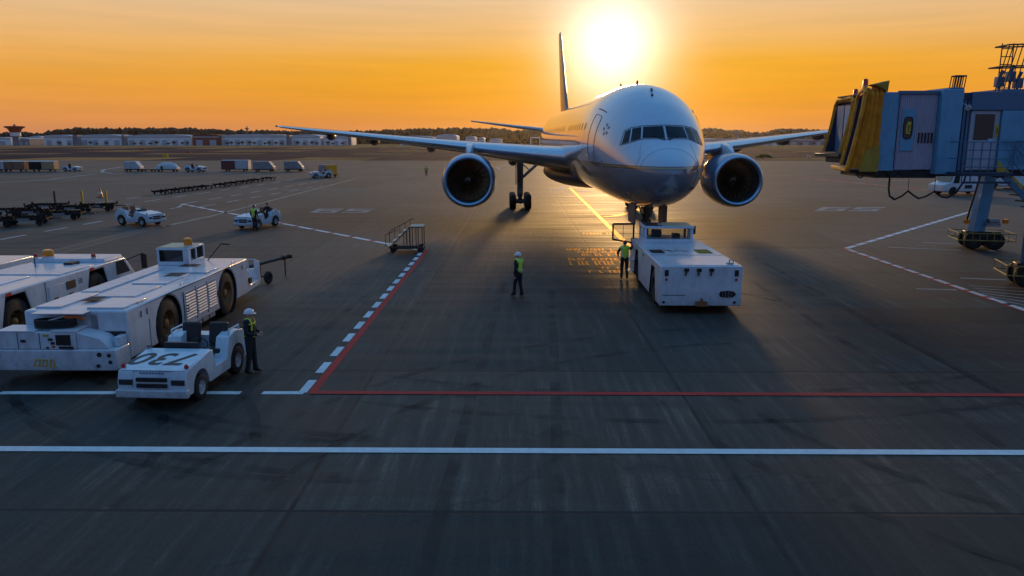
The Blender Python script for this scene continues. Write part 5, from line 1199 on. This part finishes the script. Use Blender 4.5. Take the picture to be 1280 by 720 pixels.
def bridge_near():
    e = empty('boarding_bridge', (14.4, 31, 0), 0, 'nearer boarding bridge with corrugated lavender cab wall, yellow hood and stairs', 'boarding bridge')
    e.location = (1.135,0,0); e.scale = (.9,1,1)
    Yf, Yb, z0, z1 = 30.2, 33.6, 4.98, 8.0
    MB().loft([[(14.35,Yf+.12,z),(21.5,Yf+.12,z),(21.5,Yb,z),(15.2,Yb,z)] for z in (z0+.02,z1-.04)]).build('cab_shell', BRIDGED, e, smooth=0)
    MB().box(14.3, 15.05, Yf-.02, Yf+.11, z0, z1-.02).build('flat_panel', BRIDGE, e, bevel=.02)
    MB().box(15.06, 15.95, Yf+.04, Yf+.11, z0+.02, z1-.10).build('window_bay', BRIDGE, e, bevel=.01)
    MB().box(15.0, 16.75, Yf-.06, Yf+.10, z1-.10, z1+.03).build('roof_trim', BRIDGED, e, bevel=.01)
    louvre_wall('corrugated_wall', 15.1, 16.70, Yf+.02, z0+.06, z1-.10, LAV, e)
    MB().box(15.22, 15.78, Yf-.045, Yf-.02, 5.75, 7.35).build('window_panel', BRIDGE, e, bevel=.01)
    mb = MB(); P = []
    for i in range(24):
        a = 2*math.pi*i/24; c_, s_ = math.cos(a), math.sin(a); P.append((15.50+.19*(abs(c_)**.55)*(1 if c_ > 0 else -1), Yf-.05, 6.63+.41*(abs(s_)**.55)*(1 if s_ > 0 else -1)))
    mb.quad(*P); fr = mb.build('cab_window', GLASS, e, smooth=0)
    MB().path(P+[P[0]], .025, 6).build('window_seal', BLACK, fr)
    YP = mat('yellow_notice', (.75,.48,.04), .5, var=.2)
    mb = MB()
    for x0, x1, a, b in ((15.46,15.62,6.72,6.86),(15.42,15.5,6.45,6.75),(15.55,15.62,6.5,6.68),(15.44,15.6,6.4,6.47)): mb.quad((x0,Yf-.056,a),(x1,Yf-.056,a),(x1,Yf-.056,b),(x0,Yf-.056,b))
    mb.build('window_notice', YP, fr, smooth=0)
    for k in range(5): MB().box(15.98+k*.14, 16.05+k*.14, Yf-.035, Yf-.016, 6.05, 6.45).build('vent_slot', BLACK, e, smooth=0)
    MB().box(16.72, 17.62, Yf-.28, Yb+.2, z0-.12, z1+.08).build('portal_frame', BRIDGE, e, bevel=.03)
    MB().box(17.05, 17.62, Yf-.2, Yb, z1+.082, z1+.14).build('portal_cap', BRIDGED, e, bevel=.01)
    for x in (17.66, 17.86, 18.02): MB().box(x, x+.10, Yf+.03, Yf+.118, z0, z1-.25).build('gap_strut', BRIDGED, e, smooth=0)
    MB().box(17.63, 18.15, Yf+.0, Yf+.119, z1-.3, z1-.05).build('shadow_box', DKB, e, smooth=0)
    # door
    D = MB().box(18.18, 19.42, Yf-.02, Yf+.118, z0+.02, 7.28).build('door_frame', DOORG, e, bevel=.01)
    MB().box(18.32, 19.26, Yf-.045, Yf-.022, z0+.06, 6.15).build('door_leaf', DOORG, D, bevel=.008)
    MB().box(18.36, 19.18, Yf-.05, Yf-.022, 6.18, 7.15).build('door_window', GLASS, D, smooth=0)
    MB().box(18.98, 19.22, Yf-.058, Yf-.046, 6.05, 6.22).build('door_sticker', mat('sticker_blue', (.35,.55,.7), .5), D, smooth=0)
    MB().box(19.28, 19.40, Yf-.05, Yf-.022, 6.3, 6.75).build('warning_label', YP, D, smooth=0); MB().box(19.32, 19.36, Yf-.054, Yf-.0505, 6.4, 6.62).build('warning_mark', BLACK, D, smooth=0)
    # tunnel to the right
    MB().box(18.1, 21.6, Yf-.10, Yf+.11, 7.30, z1-.02).build('header_beam', BRIDGED, e, bevel=.01)
    MB().box(19.45, 30.5, Yf-.12, Yb, z0+.05, 7.28).build('tunnel', BRIDGE, e, bevel=.02)
    MB().box(19.45, 30.5, Yf+.1, Yb-.1, 7.29, z1+.1).build('tunnel_roof', BRIDGED, e, bevel=.02)
    MB().box(14.35, 17.0, Yf+.1, Yb-.05, z0-.28, z0-.01).build('underframe', BLACK, e, smooth=0)
    MB().box(17.0, 30.5, Yf+.3, Yb-.3, z0-.22, z0+.04).build('underframe', DKB, e, smooth=0)
    C = canopy(e, 14.32, 13.50, Yf-.12, Yb+.1, z0+.1, z1+.16, .55, skew=(.8,1.5))
    mb = MB(); mb.prism([(14.42,z1-.02),(14.46,z1+.40),(13.82,z1+.26),(14.12,z1+.16)], Yf-.19, Yf+.4); mb.build('hood_top_flap', OLIVE, e, smooth=0)
    MB().prism([(13.52,z0-.02),(14.31,z0-.02),(14.31,z0+1.02),(13.72,z0+.80),(13.56,z0+.4)], Yf-.20, Yf-.13).build('hood_lower_flap', OLIVE, e, smooth=0)
    MB().loft([[(13.25,Yf+.05,z),(14.36,Yf+.05,z),(15.3,Yb,z),(14.1,Yb,z)] for z in (z0-.08,z0+.06)]).build('bridge_floor', BLACK, e, bevel=.02)
    MB().loft([[(13.02,Yf+.1,z),(13.24,Yf+.1,z),(14.08,Yb,z),(13.86,Yb,z)] for z in (z0-.04,z0+.12)]).build('floor_bumper', CANOPY, e, bevel=.04)
    MB().loft([[(14.26,Yf+.12,z),(14.33,Yf+.12,z),(15.1,Yb-.1,z),(15.03,Yb-.1,z)] for z in (z0+.07,z1-.1)]).build('cab_door', BRIDGED, e, smooth=0)
    beacon(e, 13.98, Yf+.9, z1+.22, RED, .11, .26)
    # cable festoon
    mb = MB()
    def fest(xa, xb, y, z, sag, n=10): mb.path([(xa+(xb-xa)*i/n, y, z-sag*4*(i/n)*(1-i/n)) for i in range(n+1)], .028, 6)
    for xa, xb, s_ in ((13.5,13.95,.22),(13.95,14.75,.2),(14.75,15.4,.18),(15.4,16.0,.2)): fest(xa, xb, Yf+.1, z0-.05, s_)
    mb.path([(14.95,Yf,z0-.05),(14.95,Yf,z0-.7),(15.02,Yf,z0-.98),(15.25,Yf,z0-1.12),(15.55,Yf,z0-.98),(15.8,Yf,z0-.78)], .04, 6); mb.path([(15.8,Yf,z0-.78),(16.05,Yf,z0-.95),(16.3,Yf,z0-1.08),(16.6,Yf,z0-1.0),(16.95,Yf,z0-.80)], .035, 6)
    mb.path([(16.95,Yf,z0-.8),(17.25,Yf,z0-1.0),(17.55,Yf,z0-1.05),(17.9,Yf,z0-.85),(18.2,Yf,z0-.4),(18.25,Yf,z0-.1)], .035, 6); mb.tube((15.8,Yf,z0-.78),(15.8,Yf,z0-.3),.012); mb.tube((16.95,Yf,z0-.8),(16.95,Yf,z0-.3),.012)
    mb.build('hanging_cables', RUBBER, e)
    # platform, railing
    PL = MB().box(17.2, 19.35, Yf-1.35, Yf-.3, z0-.14, z0-.02).box(17.25, 19.3, Yf-1.34, Yf-1.28, z0-.42, z0-.34).build('landing_platform', DKB, e, smooth=0)
    mb = MB()
    for x in (17.25, 17.6, 17.95, 18.3, 19.3): mb.tube((x,Yf-1.3,z0-.42),(x,Yf-1.3,z0+1.12),.025,n=6)
    for z in (z0+.2,z0+.5,z0+.82,z0+1.12): mb.tube((17.25,Yf-1.3,z),(19.3,Yf-1.3,z),.02,n=6)
    for z in (z0+.5,z0+1.12): mb.tube((17.25,Yf-1.3,z),(17.25,Yf-.3,z),.02,n=6)
    mb.build('platform_railing', STR, PL)
    # stairs going down to the right, towards the camera's right
    S_ = MB(); a = Vector((19.0, Yf-1.3, z0-.1)); b = Vector((24.6, Yf-1.3, 0.25)); 
    S_.loft([[(p.x,p.y,p.z-.16),(p.x,p.y,p.z+.12),(p.x,p.y+.08,p.z+.12),(p.x,p.y+.08,p.z-.16)] for p in (a, b)]); ST_ = S_.build('stairs', STR, e, smooth=0)
    S_ = MB(); S_.loft([[(p.x+.35,p.y+.95,p.z+.05),(p.x+.35,p.y+.95,p.z+.50),(p.x+.35,p.y+1.03,p.z+.50),(p.x+.35,p.y+1.03,p.z+.05)] for p in (a, b)]); S_.build('yellow_stringer', YEL, ST_, smooth=0)
    for k in range(20):
        t = (k+.5)/20; p = a.lerp(b, t); MB().box(p.x-.02,p.x+.26,p.y+.09,p.y+.94,p.z,p.z+.035).build('stair_tread', DARK, ST_, smooth=0)
    mb = MB()
    for k in range(8):
        t = k/7; p = a.lerp(b, t); mb.tube((p.x,p.y,p.z),(p.x+.35,p.y,p.z+1.0),.022,n=6)
    for hh in (.55, 1.0): mb.tube((a.x+.35*hh,a.y,a.z+hh),(b.x+.35*hh,b.y,b.z+hh),.022,n=6)
    mb.path([(19.3,a.y,z0+1.12),(19.25,a.y,z0+.75),(19.05,a.y,z0+.45),(19.3,a.y,z0+.2)], .02, 6)
    mb.build('stair_handrail', STR, ST_)
    # mesh guard box over the stairs
    mb = MB()
    for k in range(9): mb.tube((19.6+k*.22,Yf-.2,z0+.25),(20.2+k*.22,Yf-.2,z0+1.1),.012,n=4); mb.tube((20.2+k*.22,Yf-.2,z0+.25),(19.6+k*.22,Yf-.2,z0+1.1),.012,n=4)
    mb.path([(19.55,Yf-.2,z0+1.15),(22.5,Yf-.2,z0+1.15)], .025, 6); mb.build('side_guard', STR, e)
    # roof rail cages
    def cage(x0, x1, y0, y1, zb, zt, nb, lean, m, name):
        mb = MB()
        for i in range(nb):
            x = x0+(x1-x0)*i/(nb-1)
            for y in (y0, y1): mb.tube((x,y,zb),(x+lean,y,zt),.022,n=6)
        for z in (zt,): 
            for y in (y0, y1): mb.tube((x0+lean,y,z),(x1+lean,y,z),.03,n=6)
            for x in (x0+lean, x1+lean): mb.tube((x,y0,z),(x,y1,z),.03,n=6)
        return mb.build(name, m, e)
    cage(17.6, 18.05, Yf+.5, Yf+.8, z1+.1, z1+.62, 5, .06, DARK, 'roof_rail')
    # caged ladder: tall hoops over the tunnel roof
    mb = MB(); hb = Yf+.2
    for i, x in enumerate((19.15, 19.32, 19.50, 19.72, 19.95, 20.2, 20.45)):
        mb.tube((x-.12,hb,7.25),(x+.45,hb,9.75 if i < 6 else 9.8),.022,n=6)
    for z, x in ((9.75,19.6),(8.95,19.42)): mb.path([(x,hb,z),(x+1.7,hb,z+.04),(x+1.7,hb+.9,z+.04),(x,hb+.9,z),(x,hb,z)], .03, 6)
    mb.build('ladder_cage', DARK, e)
    mb = MB()
    for k in range(9): mb.tube((19.9,hb+.9,7.3+k*.3),(20.4,hb+.9,7.3+k*.3),.02,n=5)
    mb.tube((19.9,hb+.9,7.2),(19.9,hb+.9,9.9),.025); mb.tube((20.4,hb+.9,7.2),(20.4,hb+.9,9.9),.025); mb.build('ladder', DARK, e)
    for x, z in ((19.55,8.2),(20.0,8.4),(20.35,8.15)):
        mb = MB(); mb.tube((x,Yf+.5,8.0),(x,Yf+.5,z),.05); mb.box(x-.14,x+.14,Yf+.35,Yf+.65,z,z+.38); mb.tube((x,Yf+.5,z+.38),(x+.06,Yf+.42,z+.62),.07); mb.build('floodlight', BRIDGED, e, bevel=.01)
    mb = MB(); mb.lathe([(0,.02),(.16,.12),(.18,.02)], (17.8,Yf-.3,7.45), (-.4,-1,-.5), 12); mb.tube((17.8,Yf-.3,7.45),(17.7,Yf+.05,7.6),.02); mb.build('camera_lamp', WHITE, e)
    # conduits
    MB().tube((15.05,Yf-.03,z0+.1),(15.05,Yf-.03,z1-.1),.015).build('conduit', DKB, e)
    # drive column and carriage, at the right edge
    cx, cy = 23.4, 32.2
    mb = MB(); mb.box(cx-.3,cx+.3,cy-.3,cy+.3,1.0,z0+.05); mb.box(cx-.75,cx-.5,cy-.1,cy+.15,1.0,z0); mb.build('drive_column', BRIDGED, e, bevel=.03)
    carriage(e, cx, cy, R(-20))
    return e
def carriage(e, cx, cy, rz, name='wheel_carriage'):
    Mx = Matrix.Translation((cx, cy, 0)) @ Matrix.Rotation(rz, 4, 'Z')
    c = MB(); c.M = Mx; c.box(-.9,.9,-.35,.35,.45,1.0); c.box(-.4,.4,-.55,.55,.5,.8); CR_ = c.build(name, BLACK, e, bevel=.04)
    for s in (-1, 1):
        for d in (-.55, .55):
            t = MB(); t.M = Mx; h = .15; r = .5
            t.lathe([(-h,.25),(-h,r*.88),(-h*.6,r),(h*.6,r),(h,r*.88),(h,.25),(-h,.25)], (d, s*.55, r), (0,1,0), 24); w_ = t.build('wheel', RUBBER, CR_)
            t = MB(); t.M = Mx; t.lathe([(h*.7*s,.01),(h*.7*s,.25)], (d, s*.55, r), (0,1,0), 14); t.build('rim', DARK, w_)
    g_ = MB(); g_.M = Mx; YG = mat('faded_yellow_rail', (.45,.33,.08), .6, var=.4)
    for s in (-1, 1):
        for z in (.55, .95): g_.tube((-1.45,s*1.0,z),(1.45,s*1.0,z),.03,n=6)
        for k in range(9): g_.tube((-1.45+k*.3625,s*1.0,.5),(-1.45+k*.3625,s*1.0,.97),.015,n=5)
    for x in (-1.45, 1.45):
        for z in (.55,.95): g_.tube((x,-1,z),(x,1,z),.03,n=6)
    g_.build('guard_rail', YG, CR_)
    return CR_
def bridge_far():
    e = empty('boarding_bridge', (0,0,0), 0, 'farther boarding bridge, its yellow hood just left of the nearer one', 'boarding bridge')
    Yf, Yb, z0, z1 = 41.0, 44.3, 5.35, 8.25
    MB().box(18.3, 33, Yf, Yb, z0, z1).build('tunnel', BRIDGED, e, bevel=.03)
    C = canopy(e, 18.15, 17.45, Yf-.1, Yb+.1, z0+.15, z1+.1, .5, skew=(.3,.6))
    MB().box(17.0, 18.2, Yf, Yb, z0-.1, z0+.08).build('bridge_floor', BLACK, e, bevel=.02); MB().box(17.3, 18.1, Yf+.4, Yb-.8, z0-.4, z0-.1).build('underframe', BLACK, e, bevel=.02)
    for k, m in enumerate((BRIDGED, BRIDGE, BRIDGED)): MB().box(18.0, 18.14, Yf+.2+k*1.0, Yf+1.1+k*1.0, z0+.1, z1-.2).build('door_panel', m, e, bevel=.02)
    MB().box(17.7, 18.4, Yf+.2, Yf+2.5, z1+.18, z1+.26).build('hood_top_plate', DARK, e, smooth=0)
    beacon(e, 18.0, Yf+.9, z1+.26, RED, .12, .26)
    cx, cy = 26.55, 44.0
    mb = MB(); mb.loft([[(cx-.30+o,cy-.35,z),(cx+.32+o,cy-.35,z),(cx+.32+o,cy+.35,z),(cx-.30+o,cy+.35,z)] for z, o in ((.85,-.05),(z0,.35))]); mb.build('drive_column', BRIDGE, e, bevel=.03)
    mb = MB(); mb.loft([[(cx+.34+o,cy+.1,z),(cx+.62+o,cy+.1,z),(cx+.62+o,cy+.5,z),(cx+.34+o,cy+.5,z)] for z, o in ((1.3,0),(z0,.35))]); mb.build('inner_column', BRIDGED, e, bevel=.03)
    mb = MB(); mb.tube((cx-.8,cy-.3,1.7),(cx-.25,cy-.3,4.6),.06); mb.build('strut', DARK, e)
    for x in (-.85, 1.35): lamp_box(e, 'warning_lamp', AMBER, cx+x-.12, cx+x+.12, cy-.5, cy-.3, 1.45, 1.7)
    mb = MB(); mb.lathe([(-.3,.15),(.3,.15),(.3,.01)], (cx+.6,cy-.5,1.6), (1,0,0), 12); mb.box(cx+.2,cx+1.0,cy-.6,cy-.3,1.3,1.5); mb.build('drive_motor', GREYP, e, bevel=.01)
    carriage(e, cx+.25, cy-.1, R(-14)); return e
bridge_near(); bridge_far()
# ------------------------------------------------------------------ service vehicles beyond the bridge
def box_truck(label, px, py, rz, L_=5.0, W=2.2, H=2.4, name='service_truck', bodym=WHITE):
    e = empty(name, G(px, py), rz, label, 'service truck', 'service vehicles beyond the bridges')
    pr = arch_profile(-L_/2, L_/2, .42, H, [(-L_*.3,.45,.48),(L_*.3,.45,.48)], False, [(L_/2,1.15),(L_/2-.9,1.45),(L_/2-1.25,H*.72),(-L_/2+.3,H),(-L_/2,H*.9)])
    B = MB().prism(pr, -W/2, W/2).build('body', bodym, e, bevel=.04); MB().box(-L_*.45, L_*.42, -W*.35, W*.35, .35, .8).build('chassis', BLACK, e, smooth=0)
    for x in (-L_*.3, L_*.3):
        for s in (-1, 1): wheel(e, x, s*(W/2-.14), .42, .42, .24, DARK, .5, s)
    MB().quad((L_/2-.86,-W/2+.1,1.5),(L_/2-.86,W/2-.1,1.5),(L_/2-1.17,W/2-.1,H*.70),(L_/2-1.17,-W/2+.1,H*.70)).build('windscreen', GLASS, B, smooth=0, loc=(.03,0,.02))
    for s in (-1, 1):
        MB().quad((L_/2-1.9,s*(W/2+.012),1.35),(L_/2-1.15,s*(W/2+.012),1.35),(L_/2-1.35,s*(W/2+.012),H*.7),(L_/2-1.9,s*(W/2+.012),H*.72)).build('side_window', GLASS, B, smooth=0)
        lamp_box(B, 'side_box', BLACK, -.4, .5, min(s*W/2, s*(W/2+.03)), max(s*W/2, s*(W/2+.03)), .75, 1.15)
    beacon(e, -L_*.1, 0, H-.1, AMBER, .1, .15); return e
box_truck('white service truck with a black side box, seen below the bridge landing', 1200, 243, R(188), 6.2, 2.5, 3.3)
box_truck('pale blue service truck behind the stairs at the right edge, nearer of two', 1262, 236, R(160), 7.0, 2.6, 3.4, bodym=WBLUE)
box_truck('pale blue service truck behind the stairs at the right edge, farther of two', 1280, 226, R(170), 8.0, 2.8, 3.8, bodym=WBLUE)
q = box_truck('low dark service car just below the corrugated bridge cab', 1142, 218.5, R(180), 5.0, 2.0, 1.6, 'service_car', GREYP); q['category'] = 'service car'
# ------------------------------------------------------------------ people
def person(label, loc, rz, pose='stand', vest='full', helmet=None, seated=False, detail=True, group='ground crew', trousers=NAVY, jacket=NAVY, sc=1.0):
    J = {}; E = []
    def j(n, p, r, par=None, lab=None):
        J[n] = (Vector(p), r); 
        if par: E.append((par, n, lab))
    hipz = .93
    j('pelvis', (0,0,hipz), (.170,.130)); j('waist', (0,.0,1.08), (.155,.12), 'pelvis', 'torso'); j('chest', (0,0,1.28), (.182,.130), 'waist', 'torso'); j('neckb', (0,0,1.44), (.085,.075), 'chest', 'torso')
    j('neck', (0,.015,1.50), (.052,.055), 'neckb', 'skin'); j('head', (0,.03,1.585), (.070,.085), 'neck', 'skin'); j('crown', (0,.02,1.68), (.072,.085), 'head', 'skin')
    P = {'stand': dict(kL=(-.10,.02,.5), kR=(.11,.02,.5), aL=(-.11,-.02,.08), aR=(.14,.04,.08), eL=(-.27,-.03,1.13), eR=(.27,-.03,1.13), wL=(-.26,.10,.90), wR=(.26,.10,.90)),
         'walk': dict(kL=(-.10,.10,.50), kR=(.10,.0,.50), aL=(-.11,.13,.09), aR=(.12,-.10,.08), eL=(-.28,-.08,1.14), eR=(.27,.03,1.13), wL=(-.28,.0,.90), wR=(.26,.18,.93)),
         'hold': dict(kL=(-.10,.03,.5), kR=(.11,.0,.5), aL=(-.13,.04,.08), aR=(.13,-.08,.08), eL=(-.26,.02,1.14), eR=(.26,.02,1.14), wL=(-.10,.24,1.10), wR=(.10,.24,1.08)),
         'reach': dict(kL=(-.10,.08,.5), kR=(.10,.0,.5), aL=(-.11,.02,.08), aR=(.13,-.04,.08), eL=(-.30,.06,1.17), eR=(.30,.22,1.32), wL=(-.27,.22,1.0), wR=(.36,.42,1.45)),
         'sit': dict(kL=(-.13,.44,.92), kR=(.13,.44,.92), aL=(-.13,.50,.50), aR=(.13,.50,.50), eL=(-.25,.12,1.14), eR=(.25,.12,1.14), wL=(-.14,.38,1.20), wR=(.14,.38,1.20))}[pose]
    for s, k in ((-1, 'L'), (1, 'R')):
        j('hip'+k, (s*.10,0,.88), .105, 'pelvis', 'leg'); j('knee'+k, P['k'+k], .075, 'hip'+k, 'leg'); a = P['a'+k]; j('ank'+k, a, .058, 'knee'+k, 'leg')
        j('toe'+k, (a[0]+s*.02, a[1]+.17, max(.045, a[2]-.045)), (.045,.032), 'ank'+k, 'boot'); j('heel'+k, (a[0], a[1]-.06, max(.045, a[2]-.04)), .038, 'ank'+k, 'boot')
        j('sh'+k, (s*.18,0,1.40), .080, 'neckb', 'arm'); j('el'+k, P['e'+k], .058, 'sh'+k, 'arm'); wv = Vector(P['w'+k]); j('wr'+k, wv, .032, 'el'+k, 'arm')
        d = (wv-Vector(P['e'+k])).normalized(); pm = wv+d*.065; j('palm'+k, pm, (.036,.018), 'wr'+k, 'skin')
        if detail:
            side = Vector((0,1,0)) if abs(d.z) > .6 else Vector((s,0,0)).cross(d).normalized() if abs(d.x) < .6 else Vector((0,0,1))
            inn = d.cross(side).normalized()*(-1 if d.cross(side).x*s > 0 else 1)
            for i, (o_, l_) in enumerate(((-.03,.055),(-.01,.068),(.01,.072),(.03,.064))):
                b1 = pm+side*o_+d*.03; j(f'f{k}{i}a', b1, .0095, 'palm'+k, 'skin'); j(f'f{k}{i}b', b1+d*l_*.55+inn*.008, .0085, f'f{k}{i}a', 'skin'); j(f'f{k}{i}c', b1+d*l_*.85+inn*.028, .007, f'f{k}{i}b', 'skin')
            th = pm-d*.02+side*.045+inn*.01; j(f't{k}a', th, .011, 'palm'+k, 'skin'); j(f't{k}b', th+d*.035+side*.015+inn*.012, .009, f't{k}a', 'skin')
    names = list(J); idx = {n: i for i, n in enumerate(names)}
    me = bpy.data.meshes.new('person'); me.from_pydata([J[n][0] for n in names], [(idx[a], idx[b]) for a, b, _ in E], [])
    o = bpy.data.objects.new('tmp_person', me); COL.objects.link(o)
    o.modifiers.new('skin', 'SKIN'); ss_ = o.modifiers.new('sub', 'SUBSURF'); ss_.levels = ss_.render_levels = 2 if detail else 1
    for n, sv in zip(names, me.skin_vertices[0].data):
        r = J[n][1]; sv.radius = r if isinstance(r, tuple) else (r, r); sv.use_root = (n == 'pelvis')
    dg = bpy.context.evaluated_depsgraph_get(); m2 = bpy.data.meshes.new_from_object(o.evaluated_get(dg)); bpy.data.objects.remove(o)
    # face relief: nose, brow, mouth
    for v in m2.vertices:
        c = v.co
        if c.z > 1.5 and c.y > .05:
            def bump(x0, z0, sx, sz, k): return k*math.exp(-((c.x-x0)/sx)**2-((c.z-z0)/sz)**2)
            c.y += bump(0,1.600,.014,.022,.022)-bump(.030,1.628,.016,.010,.009)-bump(-.030,1.628,.016,.010,.009)+bump(0,1.560,.03,.006,.004)+bump(0,1.530,.03,.014,.006)
        if 1.58 < c.z < 1.64 and abs(c.x) > .06 and abs(c.y-.02) < .025: c.x += .012 if c.x > 0 else -.012
    mats_ = [jacket, trousers, BOOT, SKIN]; m2.materials.clear()
    for m in mats_: m2.materials.append(m)
    mi = {'torso': 0, 'arm': 0, 'leg': 1, 'boot': 2, 'skin': 3}; lab_f = []
    segs = [(J[a][0], J[b][0], l) for a, b, l in E]
    for p in m2.polygons:
        c = p.center; best = None
        for a, b, l in segs:
            ab = b-a; t = max(0, min(1, (c-a).dot(ab)/max(ab.length_squared, 1e-9))); d2 = (c-a-ab*t).length
            if best is None or d2 < best[0]: best = (d2, l)
        l = best[1]
        if l == 'torso' and c.z < .90: l = 'leg'
        p.material_index = mi[l]; lab_f.append(l)
    m2.polygons.foreach_set('use_smooth', [True]*len(m2.polygons)); m2.name = 'person'
    b = bpy.data.objects.new('person', m2); COL.objects.link(b); b.location = loc; b.rotation_euler = (0,0,rz); b.scale = (sc,)*3
    tag(b, label, 'person', group)
    # vest: shell lifted off the torso
    if vest:
        vs, fs, mp_ = [], [], {}
        for p, l in zip(m2.polygons, lab_f):
            c = p.center
            if (l == 'torso' and .88 < c.z < 1.46 and Vector((c.x, c.y, 0)).length > .05) or (l == 'arm' and c.z > 1.33 and abs(c.x) < .19):
                f_ = []
                for vi in p.vertices:
                    if vi not in mp_: v = m2.vertices[vi]; mp_[vi] = len(vs); vs.append(tuple(v.co+v.normal*.022))
                    f_.append(mp_[vi])
                fs.append(tuple(f_))
        mv = bpy.data.meshes.new('vest'); mv.from_pydata(vs, [], fs); mv.polygons.foreach_set('use_smooth', [True]*len(fs)); mv.materials.append(VEST if vest == 'full' else HARN)
        ov = bpy.data.objects.new('vest', mv); COL.objects.link(ov); ov.parent = b; sm_ = ov.modifiers.new('thick', 'SOLIDIFY'); sm_.thickness = .012
    if helmet:
        hm = MB(); rings = []
        for i in range(9):
            a = math.pi/2*i/8; rings.append([(.113*math.cos(a)*math.cos(t), .02+.135*math.cos(a)*math.sin(t), 1.635+.125*math.sin(a)) for t in [2*math.pi*q/24 for q in range(24)]])
        rings.insert(0, [((.113+.012)*math.cos(t), .02+(.135+.012+(.05*max(0, math.sin(t))**3))*math.sin(t), 1.632) for t in [2*math.pi*q/24 for q in range(24)]])
        hm.loft(rings); hm.build('helmet', helmet, b, smooth=50)
    else:
        hm = MB(); rings = []
        for i in range(7):
            a = math.pi/2*i/6; rings.append([(.088*math.cos(a)*math.cos(t), .012+.100*math.cos(a)*math.sin(t)-.008, 1.64+.10*math.sin(a)) for t in [2*math.pi*q/20 for q in range(20)]])
        rings.insert(0, [(.082*math.cos(t), .0+.085*math.sin(t)-.03, 1.56) for t in [2*math.pi*q/20 for q in range(20)]])
        hm.loft(rings); hm.build('hair', BLACK, b, smooth=50)
    return b
def vest_mat(name, basec, stripec, harness):
    m = bpy.data.materials.new(name); m.use_nodes = True; t = m.node_tree; p = t.nodes['Principled BSDF']; s = N('ShaderNodeSeparateXYZ', t); t.links.new(N('ShaderNodeTexCoord', t).outputs['Object'], s.inputs[0])
    X = M_('ABSOLUTE', s.outputs[0], tree=t); Z = s.outputs[2]
    def band(v, c, w_): return M_('LESS_THAN', M_('ABSOLUTE', M_('SUBTRACT', v, c, tree=t), tree=t), w_, tree=t)
    if harness: mk = M_('MAXIMUM', band(Z, 1.04, .030), M_('MAXIMUM', band(X, .105, .026), band(Z, 1.37, .02), tree=t), tree=t)
    else: mk = M_('MAXIMUM', band(Z, 1.05, .022), band(X, .10, .016), tree=t)
    t.links.new(mixc(t, mk, basec, stripec), p.inputs['Base Color']); p.inputs['Roughness'].default_value = .75; return m
VEST = vest_mat('vest_lime', (.62,.88,.02), (.62,.66,.50), False); HARN = vest_mat('vest_harness', (.016,.02,.03), (.60,.75,.05), True)
q = G(314, 468); person('person in dark clothes with lime harness stripes and white helmet beside the 730 tractor', (q.x, q.y+.1, 0), R(-95), 'hold', 'harness', HELM, sc=1.02)
q = G(648, 370.5); person('person in lime vest and white helmet walking alone on the apron left of the tug', q, R(52), 'walk', 'full', HELM, sc=1.03)
q = G(780, 349); person('person in lime vest reaching up at the open cab door of the pushback tug', q, R(-4), 'reach', 'full', None, sc=1.02)
q = G(319, 288.5); person('person in lime vest and dark cap standing at the front corner of a tow tractor', q, R(-20), 'stand', 'full', HELMD, detail=False, sc=1.02)
q = G(533, 220.2); person('tiny distant person in lime vest standing alone beyond the wing', q, R(180), 'stand', 'full', HELMD, detail=False, sc=1.0)
def driver(tr, lab, vest=None):
    M_t = Matrix.Translation(tr.location) @ tr.rotation_euler.to_matrix().to_4x4() @ Matrix.Diagonal((*tr.scale, 1))
    v = M_t @ Vector((-.72, .34, -.02)); person(lab, v, tr.rotation_euler.z-R(90), 'sit', vest, HELMD if vest else None, detail=False)
driver(t3, 'driver in dark clothes seated in the far tractor pulling the covered carts')
driver(t4, 'driver in dark clothes seated in the far tractor right of the domed load')
driver(t5, 'driver in dark clothes seated in the tractor ahead of the yellow ended container')
driver(t2, 'driver in dark clothes seated behind the worker with the lime vest')

# ------------------------------------------------------------------ the evening haze over the field
hz = MB().box(-1600, 1600, -80, 1700, -1.2, 32).build('haze', bpy.data.materials.new('evening_haze'), smooth=0); tag(hz, kind='stuff')
hm_ = hz.data.materials[0]; hm_.use_nodes = True; t = hm_.node_tree; t.nodes.clear()
vol = N('ShaderNodeVolumePrincipled', t); vol.inputs['Color'].default_value = (1, .93, .82, 1); vol.inputs['Density'].default_value = .00003; vol.inputs['Anisotropy'].default_value = .82
t.links.new(vol.outputs[0], N('ShaderNodeOutputMaterial', t).inputs['Volume'])
